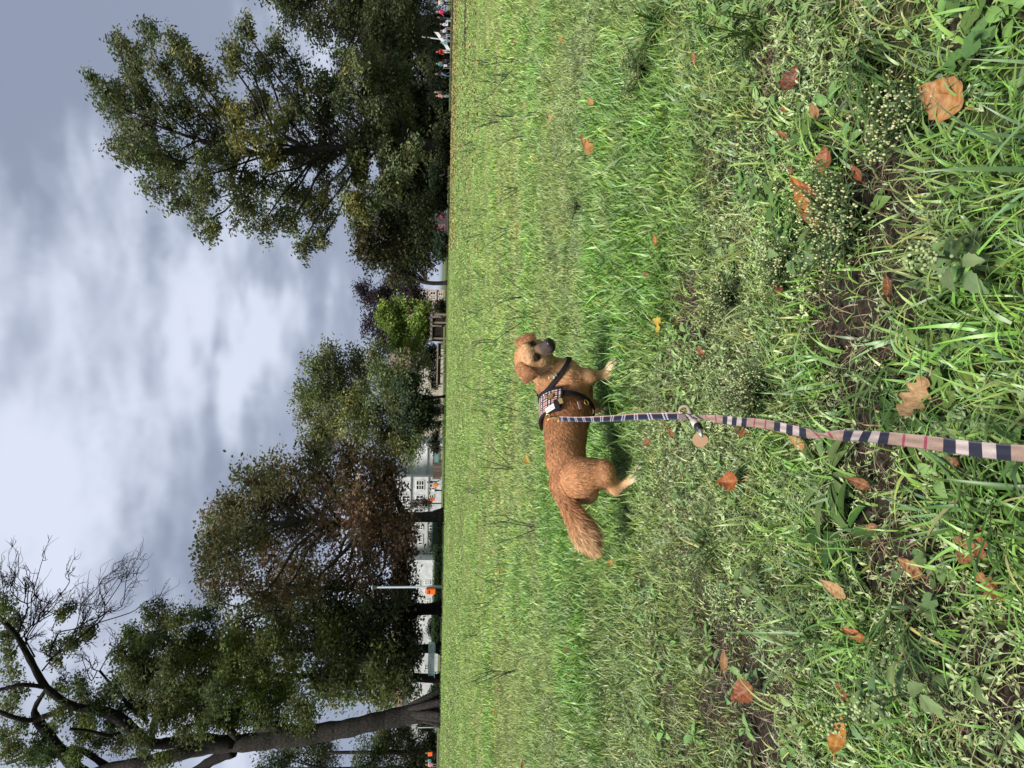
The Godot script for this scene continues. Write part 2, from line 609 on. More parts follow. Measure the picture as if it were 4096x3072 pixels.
func build_trees() -> void:
	var small := leaf_clump("small", 9, 0.58, 0.235, 0.135)
	var mid := leaf_clump("mid", 9, 0.62, 0.26, 0.15)
	var big := leaf_clump("big", 8, 0.8, 0.42, 0.24, 0.5)
	var feather := leaf_clump("feather", 12, 0.46, 0.19, 0.085, 0.4)
	var grey := Color(0.105, 0.090, 0.078)
	var dark := Color(0.072, 0.062, 0.054)
	# dark trees far behind on the right
	for b in [[-150, 96.0, 1500, 150], [60, 100.0, 1500, 140], [240, 104.0, 1590, 120], [420, 100.0, 1560, 130], [560, 104.0, 1600, 110], [700, 100.0, 1620, 95], [830, 98.0, 1630, 85], [930, 102.0, 1660, 80]]:
		var l := []
		for i in 16:
			l.append([b[2] + rng.randf_range(-60, 190), b[0] + rng.randf_range(-90, 90), rng.randf_range(55, 80), 1.0, 0])
		tree("background_tree", ["dark green tree at the far right edge behind the crowd", "dark green tree in deep shade behind the lamp post on the right", "dark tree in shade behind the red jacket", "dark tree just right of the tall tree's trunk, far behind it", "dark tree far behind the tall tree's trunk", "dark tree in front of the cream building, left of the tall trunk", "dark tree in front of the graffiti wall's right end", "dark tree rising behind the graffiti wall"][used.get("background_tree", -1) + 1], "dark trees behind the lawn on the right", b[1], [[1772, b[0], 0.35], [1650, b[0] + 10, 0.25], [b[2], b[0], 0.12]], l, {"bark": dark, "colors": [Color(0.062, 0.081, 0.040), Color(0.078, 0.096, 0.042)], "leaf": big, "per": 6.5, "deep": 4.0})
	# A: crown entering at the right edge of the view
	var la := scaled_lobes([[1190, -40, 80], [1280, 30, 95], [1230, -60, 100], [1400, 35, 105], [1380, 120, 60, 0.8], [1520, 60, 110], [1640, 60, 100], [1740, 50, 90], [1500, -70, 130], [1650, -90, 130], [1330, -90, 120], [1560, 200, 70, 0.7], [1690, 190, 90], [1620, 130, 80], [1780, 150, 70], [1600, 300, 90], [1700, 320, 80], [1480, 250, 60, 0.35]], 1.08, 0.0)
	tree("tall_tree", "tall dark green tree cut off by the right edge, above the crowd", "", 58.0, [[1790, -70, 0.55], [1650, -65, 0.42], [1400, -70, 0.3], [1150, -60, 0.12]], la, {"bark": dark, "colors": [Color(0.108, 0.130, 0.064), Color(0.138, 0.154, 0.072)], "leaf": mid, "per": 9.0, "deep": 3.5})
	# the tall tree on the right
	var lt := scaled_lobes([[450, 400, 60, 0.8], [395, 345, 28, 0.8], [520, 200, 50, 0.7], [560, 260, 65, 0.8], [650, 165, 60, 0.8], [760, 200, 70, 0.8], [520, 470, 75], [560, 340, 65, 0.8], [640, 420, 85], [720, 310, 75, 0.8], [540, 620, 75, 0.8], [640, 560, 85], [600, 700, 75, 0.8], [720, 680, 95], [780, 460, 95], [860, 340, 85], [700, 800, 75, 0.8], [800, 880, 75, 0.8], [860, 760, 85], [900, 950, 65, 0.8], [900, 600, 95], [960, 480, 95, 1, 1], [1000, 280, 55, 0.8], [1060, 130, 50], [1010, 230, 42], [1000, 720, 95], [1040, 880, 85, 0.8], [1130, 980, 70, 0.8], [1130, 800, 85], [1080, 600, 100, 1, 1], [1120, 440, 95], [1140, 280, 70], [1200, 180, 55], [1250, 960, 70], [1310, 1060, 45], [1390, 1030, 45], [1280, 820, 85, 1.1], [1230, 660, 100, 1.2, 1], [1250, 500, 105, 1.2], [1280, 350, 85], [1400, 880, 85, 1.2, 1], [1400, 700, 105, 1.3], [1420, 520, 105, 1.3], [1420, 370, 95, 1.2], [1540, 880, 75, 1.3, 1], [1540, 760, 95, 1.4], [1560, 600, 105, 1.4], [1560, 440, 105, 1.4], [1650, 820, 70, 1.4], [1680, 700, 70, 1.4], [1700, 560, 70, 1.4], [1690, 450, 75, 1.4], [1600, 320, 80, 1.2], [1500, 300, 80, 0.9], [1760, 520, 50, 1.2], [1760, 720, 55, 1.2], [1790, 640, 40, 0.9]], 1.08, 0.0)
	tree("tall_tree", "tallest tree, yellow-tinged green crown on a slim grey trunk, right of the dog", "", 52.0, [[1801, 572, 0.42], [1700, 583, 0.30], [1600, 590, 0.26], [1400, 590, 0.25], [1200, 600, 0.24], [1000, 610, 0.2], [800, 560, 0.13], [560, 480, 0.06]], lt, {"bark": Color(0.075, 0.066, 0.060), "colors": [Color(0.142, 0.162, 0.078), Color(0.225, 0.220, 0.080), Color(0.120, 0.140, 0.074)], "leaf": small, "per": 15.0, "deep": 5.0, "tips": 12, "puff": 0.27, "fork": 8})
	# C: dark green and bronze tree
	tree("bronze_tree", "dark tree with bronze-tinged leaves left of the tallest tree", "", 62.0, [[1786, 1130, 0.2], [1720, 1132, 0.17], [1650, 1110, 0.14], [1500, 1000, 0.06]], scaled_lobes([[1540, 960, 60, 1, 0], [1600, 1030, 70, 1, 1], [1640, 920, 80], [1700, 1000, 85], [1680, 1100, 75, 1, 1], [1760, 1080, 75], [1780, 960, 85], [1820, 1020, 65], [1840, 900, 65], [1620, 1120, 50, 1, 1], [1700, 1180, 50, 0.8, 1], [1760, 1180, 45, 0.7], [1840, 1120, 45], [1850, 1020, 40], [1570, 1080, 45, 1, 1]], 1.08, 0.0), {"bark": dark, "colors": [Color(0.075, 0.092, 0.046), Color(0.092, 0.086, 0.048)], "leaf": mid, "per": 12.0})
	# D: copper beech
	tree("copper_tree", "thin purple-black copper-leaved tree behind the yellow-green tree", "", 86.0, [[1784, 1285, 0.3], [1650, 1290, 0.22], [1500, 1300, 0.1]], scaled_lobes([[1570, 1250, 40, 0.7], [1600, 1290, 55], [1650, 1250, 55], [1680, 1330, 55], [1600, 1400, 50, 0.7], [1640, 1450, 50, 0.7], [1690, 1490, 48], [1720, 1250, 60], [1700, 1400, 65], [1780, 1230, 55], [1640, 1360, 55, 0.8], [1740, 1510, 40], [1800, 1290, 50]], 1.08, 0.0), {"bark": dark, "colors": [Color(0.043, 0.032, 0.037), Color(0.064, 0.041, 0.044)], "leaf": mid, "per": 12.0})
	# F: airy mid green tree with pale limbs
	var lf := [[1310, 1420, 50, 0.7, 0], [1270, 1480, 60, 0.8, 0], [1240, 1560, 70, 0.8, 0], [1225, 1650, 70, 0.8, 1], [1265, 1740, 70, 0.8, 0], [1340, 1500, 80, 0.8, 0], [1330, 1600, 90, 0.8, 1], [1350, 1700, 85, 0.8, 0], [1290, 1800, 50, 0.8, 0], [1420, 1450, 70, 0.8, 0], [1420, 1560, 90, 0.8, 0], [1430, 1660, 90, 0.8, 1], [1430, 1750, 75, 0.8, 0], [1510, 1430, 60, 0.8, 0], [1520, 1540, 80, 0.8, 0], [1530, 1640, 80, 0.8, 0], [1540, 1730, 80, 0.8, 0], [1590, 1480, 60, 0.8, 0], [1620, 1720, 70, 0.8, 0], [1640, 1790, 50, 0.9, 0], [1600, 1800, 50, 0.9, 0], [1670, 1740, 45, 0.9, 0], [1680, 1450, 35, 0.8, 0]]
	tree("maple_tree", "airy mid-green tree with pale limbs above the round dark shrub", "", 70.0, [[1782, 1640, 0.4], [1680, 1640, 0.33], [1560, 1640, 0.27], [1420, 1620, 0.16], [1260, 1600, 0.06]], lf, {"bark": Color(0.12, 0.105, 0.09), "colors": [Color(0.175, 0.215, 0.088), Color(0.235, 0.260, 0.100)], "leaf": mid, "per": 13.0, "puff": 0.33, "tips": 16, "limb": 1.2})
	# E: the yellow-green tree behind the pergola
	tree("yellow_tree", "small bright yellow-green tree rising behind the pergola", "", 74.0, [[1782, 1300, 0.16], [1700, 1300, 0.12], [1600, 1300, 0.07]], scaled_lobes([[1670, 1350, 38], [1700, 1420, 48], [1740, 1340, 52], [1760, 1430, 58], [1720, 1480, 42], [1810, 1380, 52], [1820, 1460, 48], [1680, 1390, 38], [1790, 1500, 38], [1830, 1330, 38], [1850, 1410, 40], [1650, 1390, 22]], 1.08, 0.0), {"bark": grey, "colors": [Color(0.270, 0.350, 0.085), Color(0.190, 0.265, 0.072)], "leaf": small, "per": 30.0, "deep": 1.5})
	# G: round dark shrub tree
	tree("round_tree", "round dark blue-green small tree right of the lawn lamp post, by the fence", "", 60.0, [[1756, 1585, 0.13], [1720, 1590, 0.1], [1640, 1590, 0.06]], [[1600, 1560, 45, 1, 0], [1595, 1620, 50, 1, 1], [1595, 1665, 40, 1, 0], [1650, 1560, 52, 1, 0], [1660, 1630, 58, 1, 0], [1650, 1690, 45, 1, 0], [1700, 1600, 35, 1, 0], [1705, 1650, 38, 1, 0], [1640, 1520, 38, 1, 0], [1700, 1690, 30, 1, 0]], {"bark": grey, "colors": [Color(0.081, 0.115, 0.060), Color(0.156, 0.184, 0.077)], "leaf": small, "per": 24.0, "deep": 1.2})
	# H: browning chestnut
	var lh := [[1080, 1880, 70, 0.8, 0], [1000, 1935, 70, 0.9, 0], [955, 2010, 75, 0.9, 0], [885, 2065, 80, 0.9, 0], [865, 2150, 75, 0.9, 0], [845, 2240, 65, 0.9, 0], [865, 2330, 65, 0.8, 1], [950, 2100, 95, 1, 0], [950, 2200, 95, 1, 0], [960, 2300, 80, 0.9, 1], [1080, 1980, 95, 1, 0], [1060, 2080, 95, 1, 0], [1070, 2180, 85, 1, 1], [1080, 2280, 75, 0.8, 1], [1180, 1890, 85, 1, 0], [1180, 2000, 95, 1, 1], [1200, 2090, 90, 1, 2], [1260, 1820, 60, 0.8, 0], [1280, 1920, 85, 1, 1], [1300, 2020, 90, 1, 2], [1400, 1840, 80, 1, 1], [1400, 1950, 95, 1.1, 2], [1420, 2050, 100, 1.1, 2], [1450, 2150, 85, 1, 2], [1500, 1850, 75, 1, 1], [1500, 1950, 90, 1.1, 2], [1540, 2050, 95, 1.2, 2], [1550, 2150, 90, 1.1, 2], [1560, 1880, 60, 1, 1], [1585, 1980, 45, 1, 2], [1610, 2120, 55, 1, 2], [1480, 2250, 85, 1, 2], [1580, 2230, 65, 1, 2], [1500, 2330, 75, 1, 2], [1240, 2340, 50, 0.7, 1], [1590, 2330, 40, 1, 2], [1330, 2130, 55, 0.7, 2], [1240, 2190, 60, 0.8, 1], [1340, 2250, 45, 0.6, 2], [1150, 2350, 60, 0.8, 1], [1060, 2370, 55, 0.7, 1], [1330, 2340, 60, 0.8, 2], [1410, 2340, 60, 0.9, 2], [1170, 2270, 60, 0.9, 1], [1645, 2130, 30, 1, 2], [1640, 2200, 30, 1, 1], [1630, 2280, 32, 1, 2]]
	tree("chestnut_tree", "browning chestnut with a thick grey trunk behind the green bench", "", 50.0, [[1772, 2064, 0.46], [1700, 2068, 0.36], [1600, 2070, 0.34], [1480, 2085, 0.32], [1350, 2095, 0.26], [1200, 2090, 0.2], [1020, 2100, 0.1]], lh, {"bark": Color(0.135, 0.122, 0.098), "colors": [Color(0.135, 0.142, 0.066), Color(0.200, 0.148, 0.086), Color(0.255, 0.168, 0.112)], "leaf": mid, "per": 7.5, "deep": 4.0, "puff": 0.33, "tips": 16, "fork": 9, "limb": 1.4})
	# I: row of dark green trees on the left
	var l1 := [[960, 2480, 70, 0.9, 1], [870, 2400, 50, 0.6, 0], [1100, 2450, 95, 1, 0], [1050, 2380, 70, 1, 0], [1130, 2540, 95, 1, 1], [1250, 2420, 95, 1, 0], [1270, 2510, 95, 1.1, 0], [1380, 2450, 95, 1.2, 0], [1400, 2540, 95, 1.2, 0], [1500, 2430, 95, 1.3, 0], [1520, 2520, 90, 1.3, 0], [1600, 2470, 65, 1.3, 0], [1600, 2400, 50, 1.2, 0], [1200, 2350, 60, 0.9, 0], [1645, 2480, 32, 1, 0], [1640, 2400, 34, 1, 0], [1640, 2345, 30, 1, 0], [1650, 2530, 26, 1, 0]]
	tree("lime_tree", "dark green tree whose trunk stands just left of the orange bin's post", "dark green trees along the left path", 54.0, [[1758, 2432, 0.46], [1650, 2440, 0.42], [1500, 2450, 0.35], [1200, 2460, 0.15]], l1, {"bark": dark, "colors": [Color(0.122, 0.150, 0.076), Color(0.166, 0.193, 0.074)], "leaf": mid, "per": 9.0, "deep": 3.5})
	var l2 := [[1020, 2580, 90, 1, 1], [920, 2560, 70, 0.9, 1], [1150, 2640, 95, 1, 1], [1280, 2620, 100, 1.1, 0], [1400, 2640, 100, 1.2, 0], [1530, 2610, 90, 1.3, 0], [1610, 2590, 65, 1.3, 0], [1460, 2560, 80, 1.2, 0], [1340, 2560, 80, 1, 1], [1600, 2640, 50, 1.2, 0], [1650, 2570, 26, 1, 0], [1652, 2645, 28, 1, 0], [1660, 2600, 20, 1, 0]]
	tree("lime_tree", "dark green tree whose trunk rises behind the pale bench's right end", "dark green trees along the left path", 52.0, [[1750, 2592, 0.36], [1650, 2596, 0.32], [1500, 2600, 0.27], [1150, 2600, 0.1]], l2, {"bark": dark, "colors": [Color(0.122, 0.150, 0.076), Color(0.178, 0.209, 0.075)], "leaf": mid, "per": 9.0, "deep": 3.0})
	var l3 := [[900, 2650, 80, 1, 1], [1000, 2700, 90, 1, 1], [1130, 2740, 85, 1, 1], [1290, 2740, 85, 1.1, 0], [1400, 2740, 85, 1.2, 1], [1480, 2740, 80, 1.2, 1], [1560, 2770, 60, 1.3, 1], [1600, 2700, 55, 1.2, 0], [1520, 2680, 70, 1.2, 1], [1640, 2760, 30, 1, 0]]
	tree("lime_tree", "bright-edged green tree whose trunk rises behind the pale bench's left end", "dark green trees along the left path", 49.0, [[1752, 2716, 0.32], [1650, 2710, 0.28], [1500, 2705, 0.22], [1000, 2700, 0.1]], l3, {"bark": dark, "colors": [Color(0.135, 0.168, 0.076), Color(0.195, 0.232, 0.087)], "leaf": mid, "per": 10.0, "deep": 2.5})
	# K: dark trees beyond the leaning trunk
	for kk in [[[[1250, 2990, 70, 0.9, 0], [1150, 3020, 60, 0.9, 0], [1280, 3060, 80, 1, 0], [1090, 3060, 55, 0.8, 0], [1060, 2960, 35, 0.7, 0], [1180, 2950, 45, 0.8, 0]], 3075, "dark tree at the lower left edge, its crown beside the leaning trunk"], [[[1500, 2995, 75, 1.1, 0], [1560, 3040, 90, 1.2, 0], [1640, 2960, 60, 1.1, 0], [1650, 3050, 80, 1.2, 0], [1460, 3060, 60, 0.8, 0], [1540, 2930, 45, 1, 0], [1710, 2990, 45, 1.2, 0], [1710, 3060, 50, 1.2, 0], [1700, 2900, 35, 1, 1]], 3010, "low dark tree behind the seated people left of the leaning trunk"]]:
		tree("background_tree", kk[2], "", 84.0, [[1752, kk[1], 0.35], [1600, kk[1], 0.28], [1300, kk[1], 0.15]], kk[0], {"bark": dark, "colors": [Color(0.089, 0.112, 0.053), Color(0.219, 0.197, 0.071)], "leaf": mid, "per": 11.0, "deep": 3.0})
	leaning_tree(feather)
	# shrubs and hedges
	shrub("shrub", "dark shrub at the foot of the tallest tree", 50.0, [[1790, 510, 40], [1780, 545, 42], [1795, 480, 26], [1785, 610, 34], [1795, 640, 22], [1770, 580, 26]], Color(0.034, 0.046, 0.020), small)
	shrub("shrub", "clipped dark hedge behind the wooden bench on the right", 66.0, [[1750, 690, 28], [1765, 720, 26], [1752, 740, 30], [1765, 770, 26], [1752, 800, 28], [1768, 830, 22]], Color(0.030, 0.046, 0.020), small)
	shrub("spiky_plant", "pale blue-green spiky plant in front of the graffiti wall", 58.0, [[1760, 945, 26], [1762, 985, 28], [1765, 1020, 24], [1770, 960, 20]], Color(0.060, 0.090, 0.055), small)
	shrub("shrub", "dark bush between the pink house and the pergola", 72.0, [[1752, 1228, 22], [1765, 1245, 20], [1770, 1215, 14]], Color(0.034, 0.042, 0.022), small)
	shrub("round_bush", "clipped ball bush nearest the green bench, in front of the pale house", 76.0, [[1735, 2140, 14], [1733, 2148, 13], [1740, 2134, 10]], Color(0.026, 0.048, 0.024), small, 40.0)
	shrub("round_bush", "larger clipped ball bush beside the pale house's ground floor window", 76.0, [[1740, 2182, 15], [1740, 2190, 15], [1748, 2176, 10]], Color(0.026, 0.048, 0.024), small, 40.0)
	shrub("round_bush", "dark round bush by the white house between the two lime trunks", 72.0, [[1735, 2492, 22], [1730, 2520, 22], [1742, 2545, 18], [1745, 2475, 16]], Color(0.024, 0.045, 0.022), small, 36.0)
	shrub("round_bush", "clipped dark bush just right of the leaning trunk", 66.0, [[1745, 2755, 18], [1740, 2768, 18], [1752, 2740, 12]], Color(0.024, 0.050, 0.022), small, 40.0)
	shrub("shrub", "dark vine-brown bush growing against the white house by the thick trunk", 84.0, [[1690, 2012, 20], [1715, 2016, 18], [1660, 2014, 16]], Color(0.070, 0.045, 0.032), small, 14.0)
	shrub("shrub", "bush below the round dark small tree along the fence", 64.0, [[1745, 1655, 16], [1748, 1700, 18], [1742, 1740, 16], [1750, 1610, 12], [1735, 1770, 18], [1740, 1795, 16]], Color(0.040, 0.044, 0.024), small, 30.0)
	shrub("shrub", "low bushes at the far left edge behind the thin post", 88.0, [[1722, 2910, 20], [1728, 2945, 20], [1724, 2975, 18], [1722, 3010, 20], [1724, 3045, 20]], Color(0.038, 0.055, 0.024), small, 24.0)
	shrub("shrub", "dark shrubs behind the long low timber rail", 72.0, [[1725, 1395, 24], [1730, 1425, 24], [1722, 1455, 24], [1738, 1480, 18], [1728, 1510, 22], [1738, 1540, 18], [1700, 1440, 20], [1700, 1410, 22]], Color(0.040, 0.058, 0.030), small, 16.0)
	shrub("shrub", "dark hedge behind the crowd on the right", 92.0, [[1740, -60, 45], [1735, -10, 45], [1740, 40, 45], [1735, 90, 45], [1740, 140, 45], [1740, 190, 42], [1742, 240, 42], [1742, 290, 40], [1745, 340, 38], [1745, 390, 38], [1700, 60, 45], [1700, 130, 45]], Color(0.024, 0.034, 0.018), small, 10.0)
	# low clipped hedge along the left path
	var hw: Array[Transform3D] = []
	var hc := PackedColorArray()
	var p0 := foot(2085, 66.0)
	var p1 := foot(2570, 62.0)
	for i in 5200:
		var p := p0.lerp(p1, rng.randf()) + Vector3(0, rng.randf() * 0.62, rng.randf_range(-0.35, 0.35))
		hw.append(Transform3D(Basis.from_euler(Vector3(0, rng.randf() * TAU, 0)).scaled(Vector3.ONE * 0.5), p - p0))
		hc.append(vary(Color(0.052, 0.088, 0.034), 0.2))
	var h := thing("clipped_hedge", p0, "long low clipped green hedge behind the bench with the white rail", "hedge")
	copies("foliage", small, mats["leaf"], h, hw, hc)


func shrub(called: String, label: String, d: float, lobes: Array, c: Color, leaf: Mesh, per := 26.0) -> void:
	var base := foot(lobes[0][1], d)
	var t := thing(called, base, label, "shrub")
	var where: Array[Transform3D] = []
	var tint := PackedColorArray()
	var st := begin()
	for l in lobes:
		var o := at(l[0], l[1], d + rng.randf_range(-0.6, 0.6)) - base
		var r: float = l[2] / FOCAL * d
		bar(st, Vector3(o.x * 0.6, -0.05, o.z * 0.6), o, 0.025, Color(0.05, 0.042, 0.036), 4)
		for i in int(per * 9.0 * r * r) + 25:
			var v := Vector3(rng.randfn(), rng.randfn(), rng.randfn()).normalized() * r * pow(rng.randf(), 0.35)
			if (o + v).y < 0.02:
				v.y = absf(v.y) * 0.3
			where.append(Transform3D(Basis.from_euler(Vector3(rng.randf_range(-0.5, 0.5), rng.randf() * TAU, rng.randf_range(-0.5, 0.5))).scaled(Vector3.ONE * rng.randf_range(0.5, 0.9)), o + v))
			tint.append(vary(c, 0.22))
	part("stems", smooth(st), mats["bark"], t)
	copies("foliage", leaf, mats["leaf"], t, where, tint)


func twig_fan(st: SurfaceTool, a: Vector3, b: Vector3, r: float, depth: int, c: Color) -> void:
	# a bare twig that keeps forking, its ends curling over
	var v := b - a
	var l := v.length()
	var side := Vector3(rng.randfn(), rng.randfn(), rng.randfn()) * 0.17 * l
	var pts := spline([a, a.lerp(b, 0.4) + side, a.lerp(b, 0.75) + side * 0.5, b], 3)
	var radii := PackedFloat32Array()
	for i in pts.size():
		radii.append(lerpf(r, r * 0.45, float(i) / (pts.size() - 1)))
	tube(st, pts, radii, 3, c)
	if depth <= 0:
		return
	var n := 6 if depth > 1 else 5
	for i in n:
		var k := rng.randi_range(2, pts.size() - 1)
		var dir := v.normalized() * 0.85 + Vector3(rng.randfn(), rng.randfn() * 0.8, rng.randfn()) * 0.36
		twig_fan(st, pts[k], pts[k] + dir * l * rng.randf_range(0.3, 0.6), maxf(r * 0.6, 0.013), depth - 1, c)


func leaning_tree(leaf: Mesh) -> void:
	var d := 42.0
	var base := foot(2830, d)
	var t := thing("leaning_tree", base, "huge grey trunk leaning left at the left edge, half-bare crown overhead", "tree")
	var z2 := func(x: float, y: float, dz: float) -> Vector3:
		return at(x / 1.08, y / 1.08 + 1536.0, d + dz) - base
	var bark := Color(0.078, 0.068, 0.064)
	var st := begin()
	var path: Array = [Vector3(0, -0.3, 0)]
	var rad := PackedFloat32Array([0.86])
	for k in [[1880, 1403, 48], [1800, 1420, 42], [1700, 1442, 38], [1600, 1463, 36], [1500, 1488, 37], [1400, 1503, 38], [1300, 1518, 43], [1200, 1523, 46], [1100, 1545, 38], [1000, 1557, 31], [900, 1570, 28], [800, 1592, 27], [700, 1617, 26], [600, 1640, 25], [480, 1660, 23], [350, 1700, 22], [200, 1740, 20]]:
		path.append(z2.call(k[0], k[1], rng.randf_range(-0.2, 0.2)))
		rad.append(k[2] / 1.08 * d / FOCAL)
	var pts := spline(path, 4)
	var radii := PackedFloat32Array()
	for i in pts.size():
		var f := i / 4.0
		var k := mini(int(f), rad.size() - 2)
		radii.append(lerpf(rad[k], rad[k + 1], f - k) * (1.0 + 0.06 * sin(i * 1.7)))
	tube(st, pts, radii, 18, bark)
	for i in 9:
		var a := TAU * i / 9.0 + rng.randf_range(-0.2, 0.2)
		var out := Vector3(cos(a), 0, sin(a))
		tube(st, PackedVector3Array([Vector3(-0.2, 1.9, 0) + out * 0.36, Vector3(-0.05, 0.8, 0) + out * 0.62, Vector3(0, 0.2, 0) + out * 0.86, out * 1.15 - Vector3(0, 0.15, 0)]), PackedFloat32Array([0.12, 0.22, 0.20, 0.08]), 7, bark)
	# burl with its hollow and the sawn stub
	tube(st, PackedVector3Array([z2.call(1240, 1490, -0.2), z2.call(1170, 1478, -0.3), z2.call(1110, 1500, -0.2)]), PackedFloat32Array([0.12, 0.3, 0.12]), 8, bark * 0.8)
	tube(st, PackedVector3Array([z2.call(1040, 1540, 0.0), z2.call(1010, 1515, -0.2), z2.call(980, 1488, -0.3)]), PackedFloat32Array([0.3, 0.2, 0.19]), 9, bark)
	part("trunk", smooth(st), mats["bark"], t)
	# limbs: z2 pixels, depth, half width in z2 pixels
	var limbs := [
		[[[1010, 1550, 0, 26], [850, 1535, -0.6, 22], [740, 1550, -1, 20], [640, 1550, -1.4, 18], [560, 1485, -1.6, 22], [500, 1435, -1.8, 21], [400, 1405, -2, 14], [310, 1390, -2.2, 14], [200, 1310, -2.4, 12], [130, 1190, -2.6, 11], [80, 1100, -2.8, 9], [20, 1030, -3, 8], [-60, 960, -3, 6]]],
		[[[370, 1690, 0, 22], [300, 1630, 0.6, 22], [230, 1545, 1, 20], [165, 1455, 1.4, 18], [150, 1400, 1.5, 9], [200, 1320, 1.5, 8]]],
		[[[880, 1560, -0.4, 14], [862, 1480, -1.2, 12], [850, 1420, -1.6, 8], [900, 1380, -2, 6], [985, 1360, -2.2, 4]]],
		[[[660, 1560, 0.4, 12], [660, 1470, 1, 9], [690, 1400, 1.4, 7], [760, 1360, 1.6, 5], [900, 1300, 2, 4]]],
		[[[640, 1460, -1, 8], [560, 1390, -1.2, 7], [490, 1310, -1.4, 5], [430, 1238, -1.5, 4]]],
		[[[1010, 1590, 0.6, 20], [930, 1620, 1, 20], [850, 1670, 1.4, 18], [760, 1720, 1.8, 14]]],
		[[[470, 1660, 0.4, 14], [350, 1580, 1.4, 10], [270, 1580, 2, 9], [150, 1600, 2.4, 7], [30, 1640, 2.6, 6]]],
		[[[300, 1390, -2.2, 9], [150, 1450, -2.5, 9], [60, 1440, -3, 8], [-40, 1400, -3, 6]]],
		[[[200, 1310, -2.4, 8], [100, 1300, -3, 7], [0, 1320, -3.2, 6], [-80, 1330, -3.4, 5]]],
		[[[700, 1400, 1.4, 6], [740, 1300, 1.2, 5], [680, 1200, 1, 4], [660, 1080, 0.8, 3]]],
		[[[560, 1480, -1.5, 7], [480, 1520, -2, 7], [390, 1500, -2.4, 6], [300, 1490, -2.8, 5]]],
	]
	var bst := begin()
	for l in limbs:
		var p: Array = []
		var rr := PackedFloat32Array()
		for k in l[0]:
			p.append(z2.call(k[0], k[1], k[2]))
			rr.append(k[3] * 1.12 / 1.08 * d / FOCAL)
		var q := spline(p, 4)
		var ra := PackedFloat32Array()
		for i in q.size():
			var f := i / 4.0
			var k := mini(int(f), rr.size() - 2)
			ra.append(lerpf(rr[k], rr[k + 1], f - k) * (1.0 + 0.08 * sin(i * 2.3)))
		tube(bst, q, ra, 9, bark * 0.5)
	# bare twig fans against the sky
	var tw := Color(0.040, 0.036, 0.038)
	for f in [[110, 1150, 320, 820], [90, 1100, 150, 850], [70, 1090, 60, 870], [180, 1240, 420, 960], [200, 1200, 540, 850], [210, 1180, 400, 1010], [150, 1180, 250, 930], [430, 1240, 370, 1180], [430, 1240, 490, 1140], [420, 1240, 330, 1160], [30, 1040, 20, 860], [0, 1000, 0, 900], [300, 1390, 270, 1240], [660, 1080, 690, 965]]:
		var far: float = Vector2(f[2] - f[0], f[3] - f[1]).length()
		twig_fan(bst, z2.call(f[0], f[1], -2.2), z2.call(lerpf(f[0], f[2], 0.74), lerpf(f[1], f[3], 0.74), -2.2 + rng.randf_range(-1.5, 1.5)), 0.055 if far > 200 else 0.035, 3 if far > 150 else 2, tw)
	# foliage: fine feathery sprays hung along twigs
	var where: Array[Transform3D] = []
	var tint := PackedColorArray()
	var lobes := [[690, 965, 28, 0.5], [640, 1000, 35], [700, 1030, 48], [760, 1030, 48], [560, 1080, 40], [580, 1110, 45], [640, 1110, 50], [700, 1110, 55], [770, 1140, 55], [830, 1000, 45, 0.6], [900, 1010, 60, 0.7], [830, 1090, 60], [520, 1170, 45], [590, 1190, 60], [660, 1210, 60], [740, 1230, 65], [820, 1200, 70], [560, 1260, 55], [620, 1290, 65], [700, 1310, 60], [780, 1310, 70], [860, 1290, 70], [500, 1290, 45], [560, 1360, 55], [620, 1400, 60], [690, 1440, 55], [760, 1420, 65], [840, 1370, 70], [930, 1340, 80], [1010, 1240, 80], [930, 1220, 80], [900, 1140, 80], [980, 1150, 80], [930, 1440, 70], [1010, 1400, 80], [1080, 1330, 85], [1060, 1450, 60, 0.7], [350, 1340, 45, 0.7], [330, 1290, 40, 0.5], [420, 1380, 50, 0.7], [380, 1440, 40, 0.5], [480, 1430, 55, 0.8], [460, 1350, 50, 0.8], [250, 1310, 40, 0.6], [340, 1440, 50, 0.7], [350, 1510, 50, 0.7], [430, 1540, 55, 0.8], [520, 1550, 55, 0.8], [600, 1520, 50, 0.8], [240, 1430, 40, 0.6], [210, 1500, 40, 0.6], [160, 1560, 40, 0.7], [120, 1620, 50, 0.9], [200, 1620, 45, 0.8], [320, 1600, 45, 0.7], [690, 1620, 50, 0.7], [610, 1600, 50, 0.8], [60, 1340, 45, 0.6], [20, 1400, 40, 0.5], [40, 1240, 40, 0.5], [20, 1090, 40, 0.7], [60, 1010, 40, 0.5], [10, 960, 40, 0.8], [30, 1170, 35, 0.4], [240, 1195, 24, 0.8], [220, 1130, 22, 0.5], [300, 1130, 20, 0.6], [350, 1075, 26, 0.9], [380, 1075, 24, 0.9], [300, 965, 16, 0.5], [260, 1000, 16, 0.35], [290, 1110, 18, 0.6], [1140, 1400, 70], [1200, 1340, 75], [1200, 1450, 45, 0.7], [1280, 1400, 65], [860, 1490, 35, 0.6], [790, 1500, 35, 0.6], [480, 1480, 40, 0.6], [90, 1480, 40, 0.5], [20, 1520, 45, 0.6], [30, 1580, 45, 0.8], [880, 1420, 60], [960, 1290, 60], [1040, 1180, 70], [1110, 1220, 75], [1150, 1120, 60, 0.8], [820, 1330, 60], [700, 1370, 55], [740, 1180, 55], [1310, 1440, 50, 0.8], [1120, 1480, 45, 0.7], [1000, 1470, 50, 0.8]]
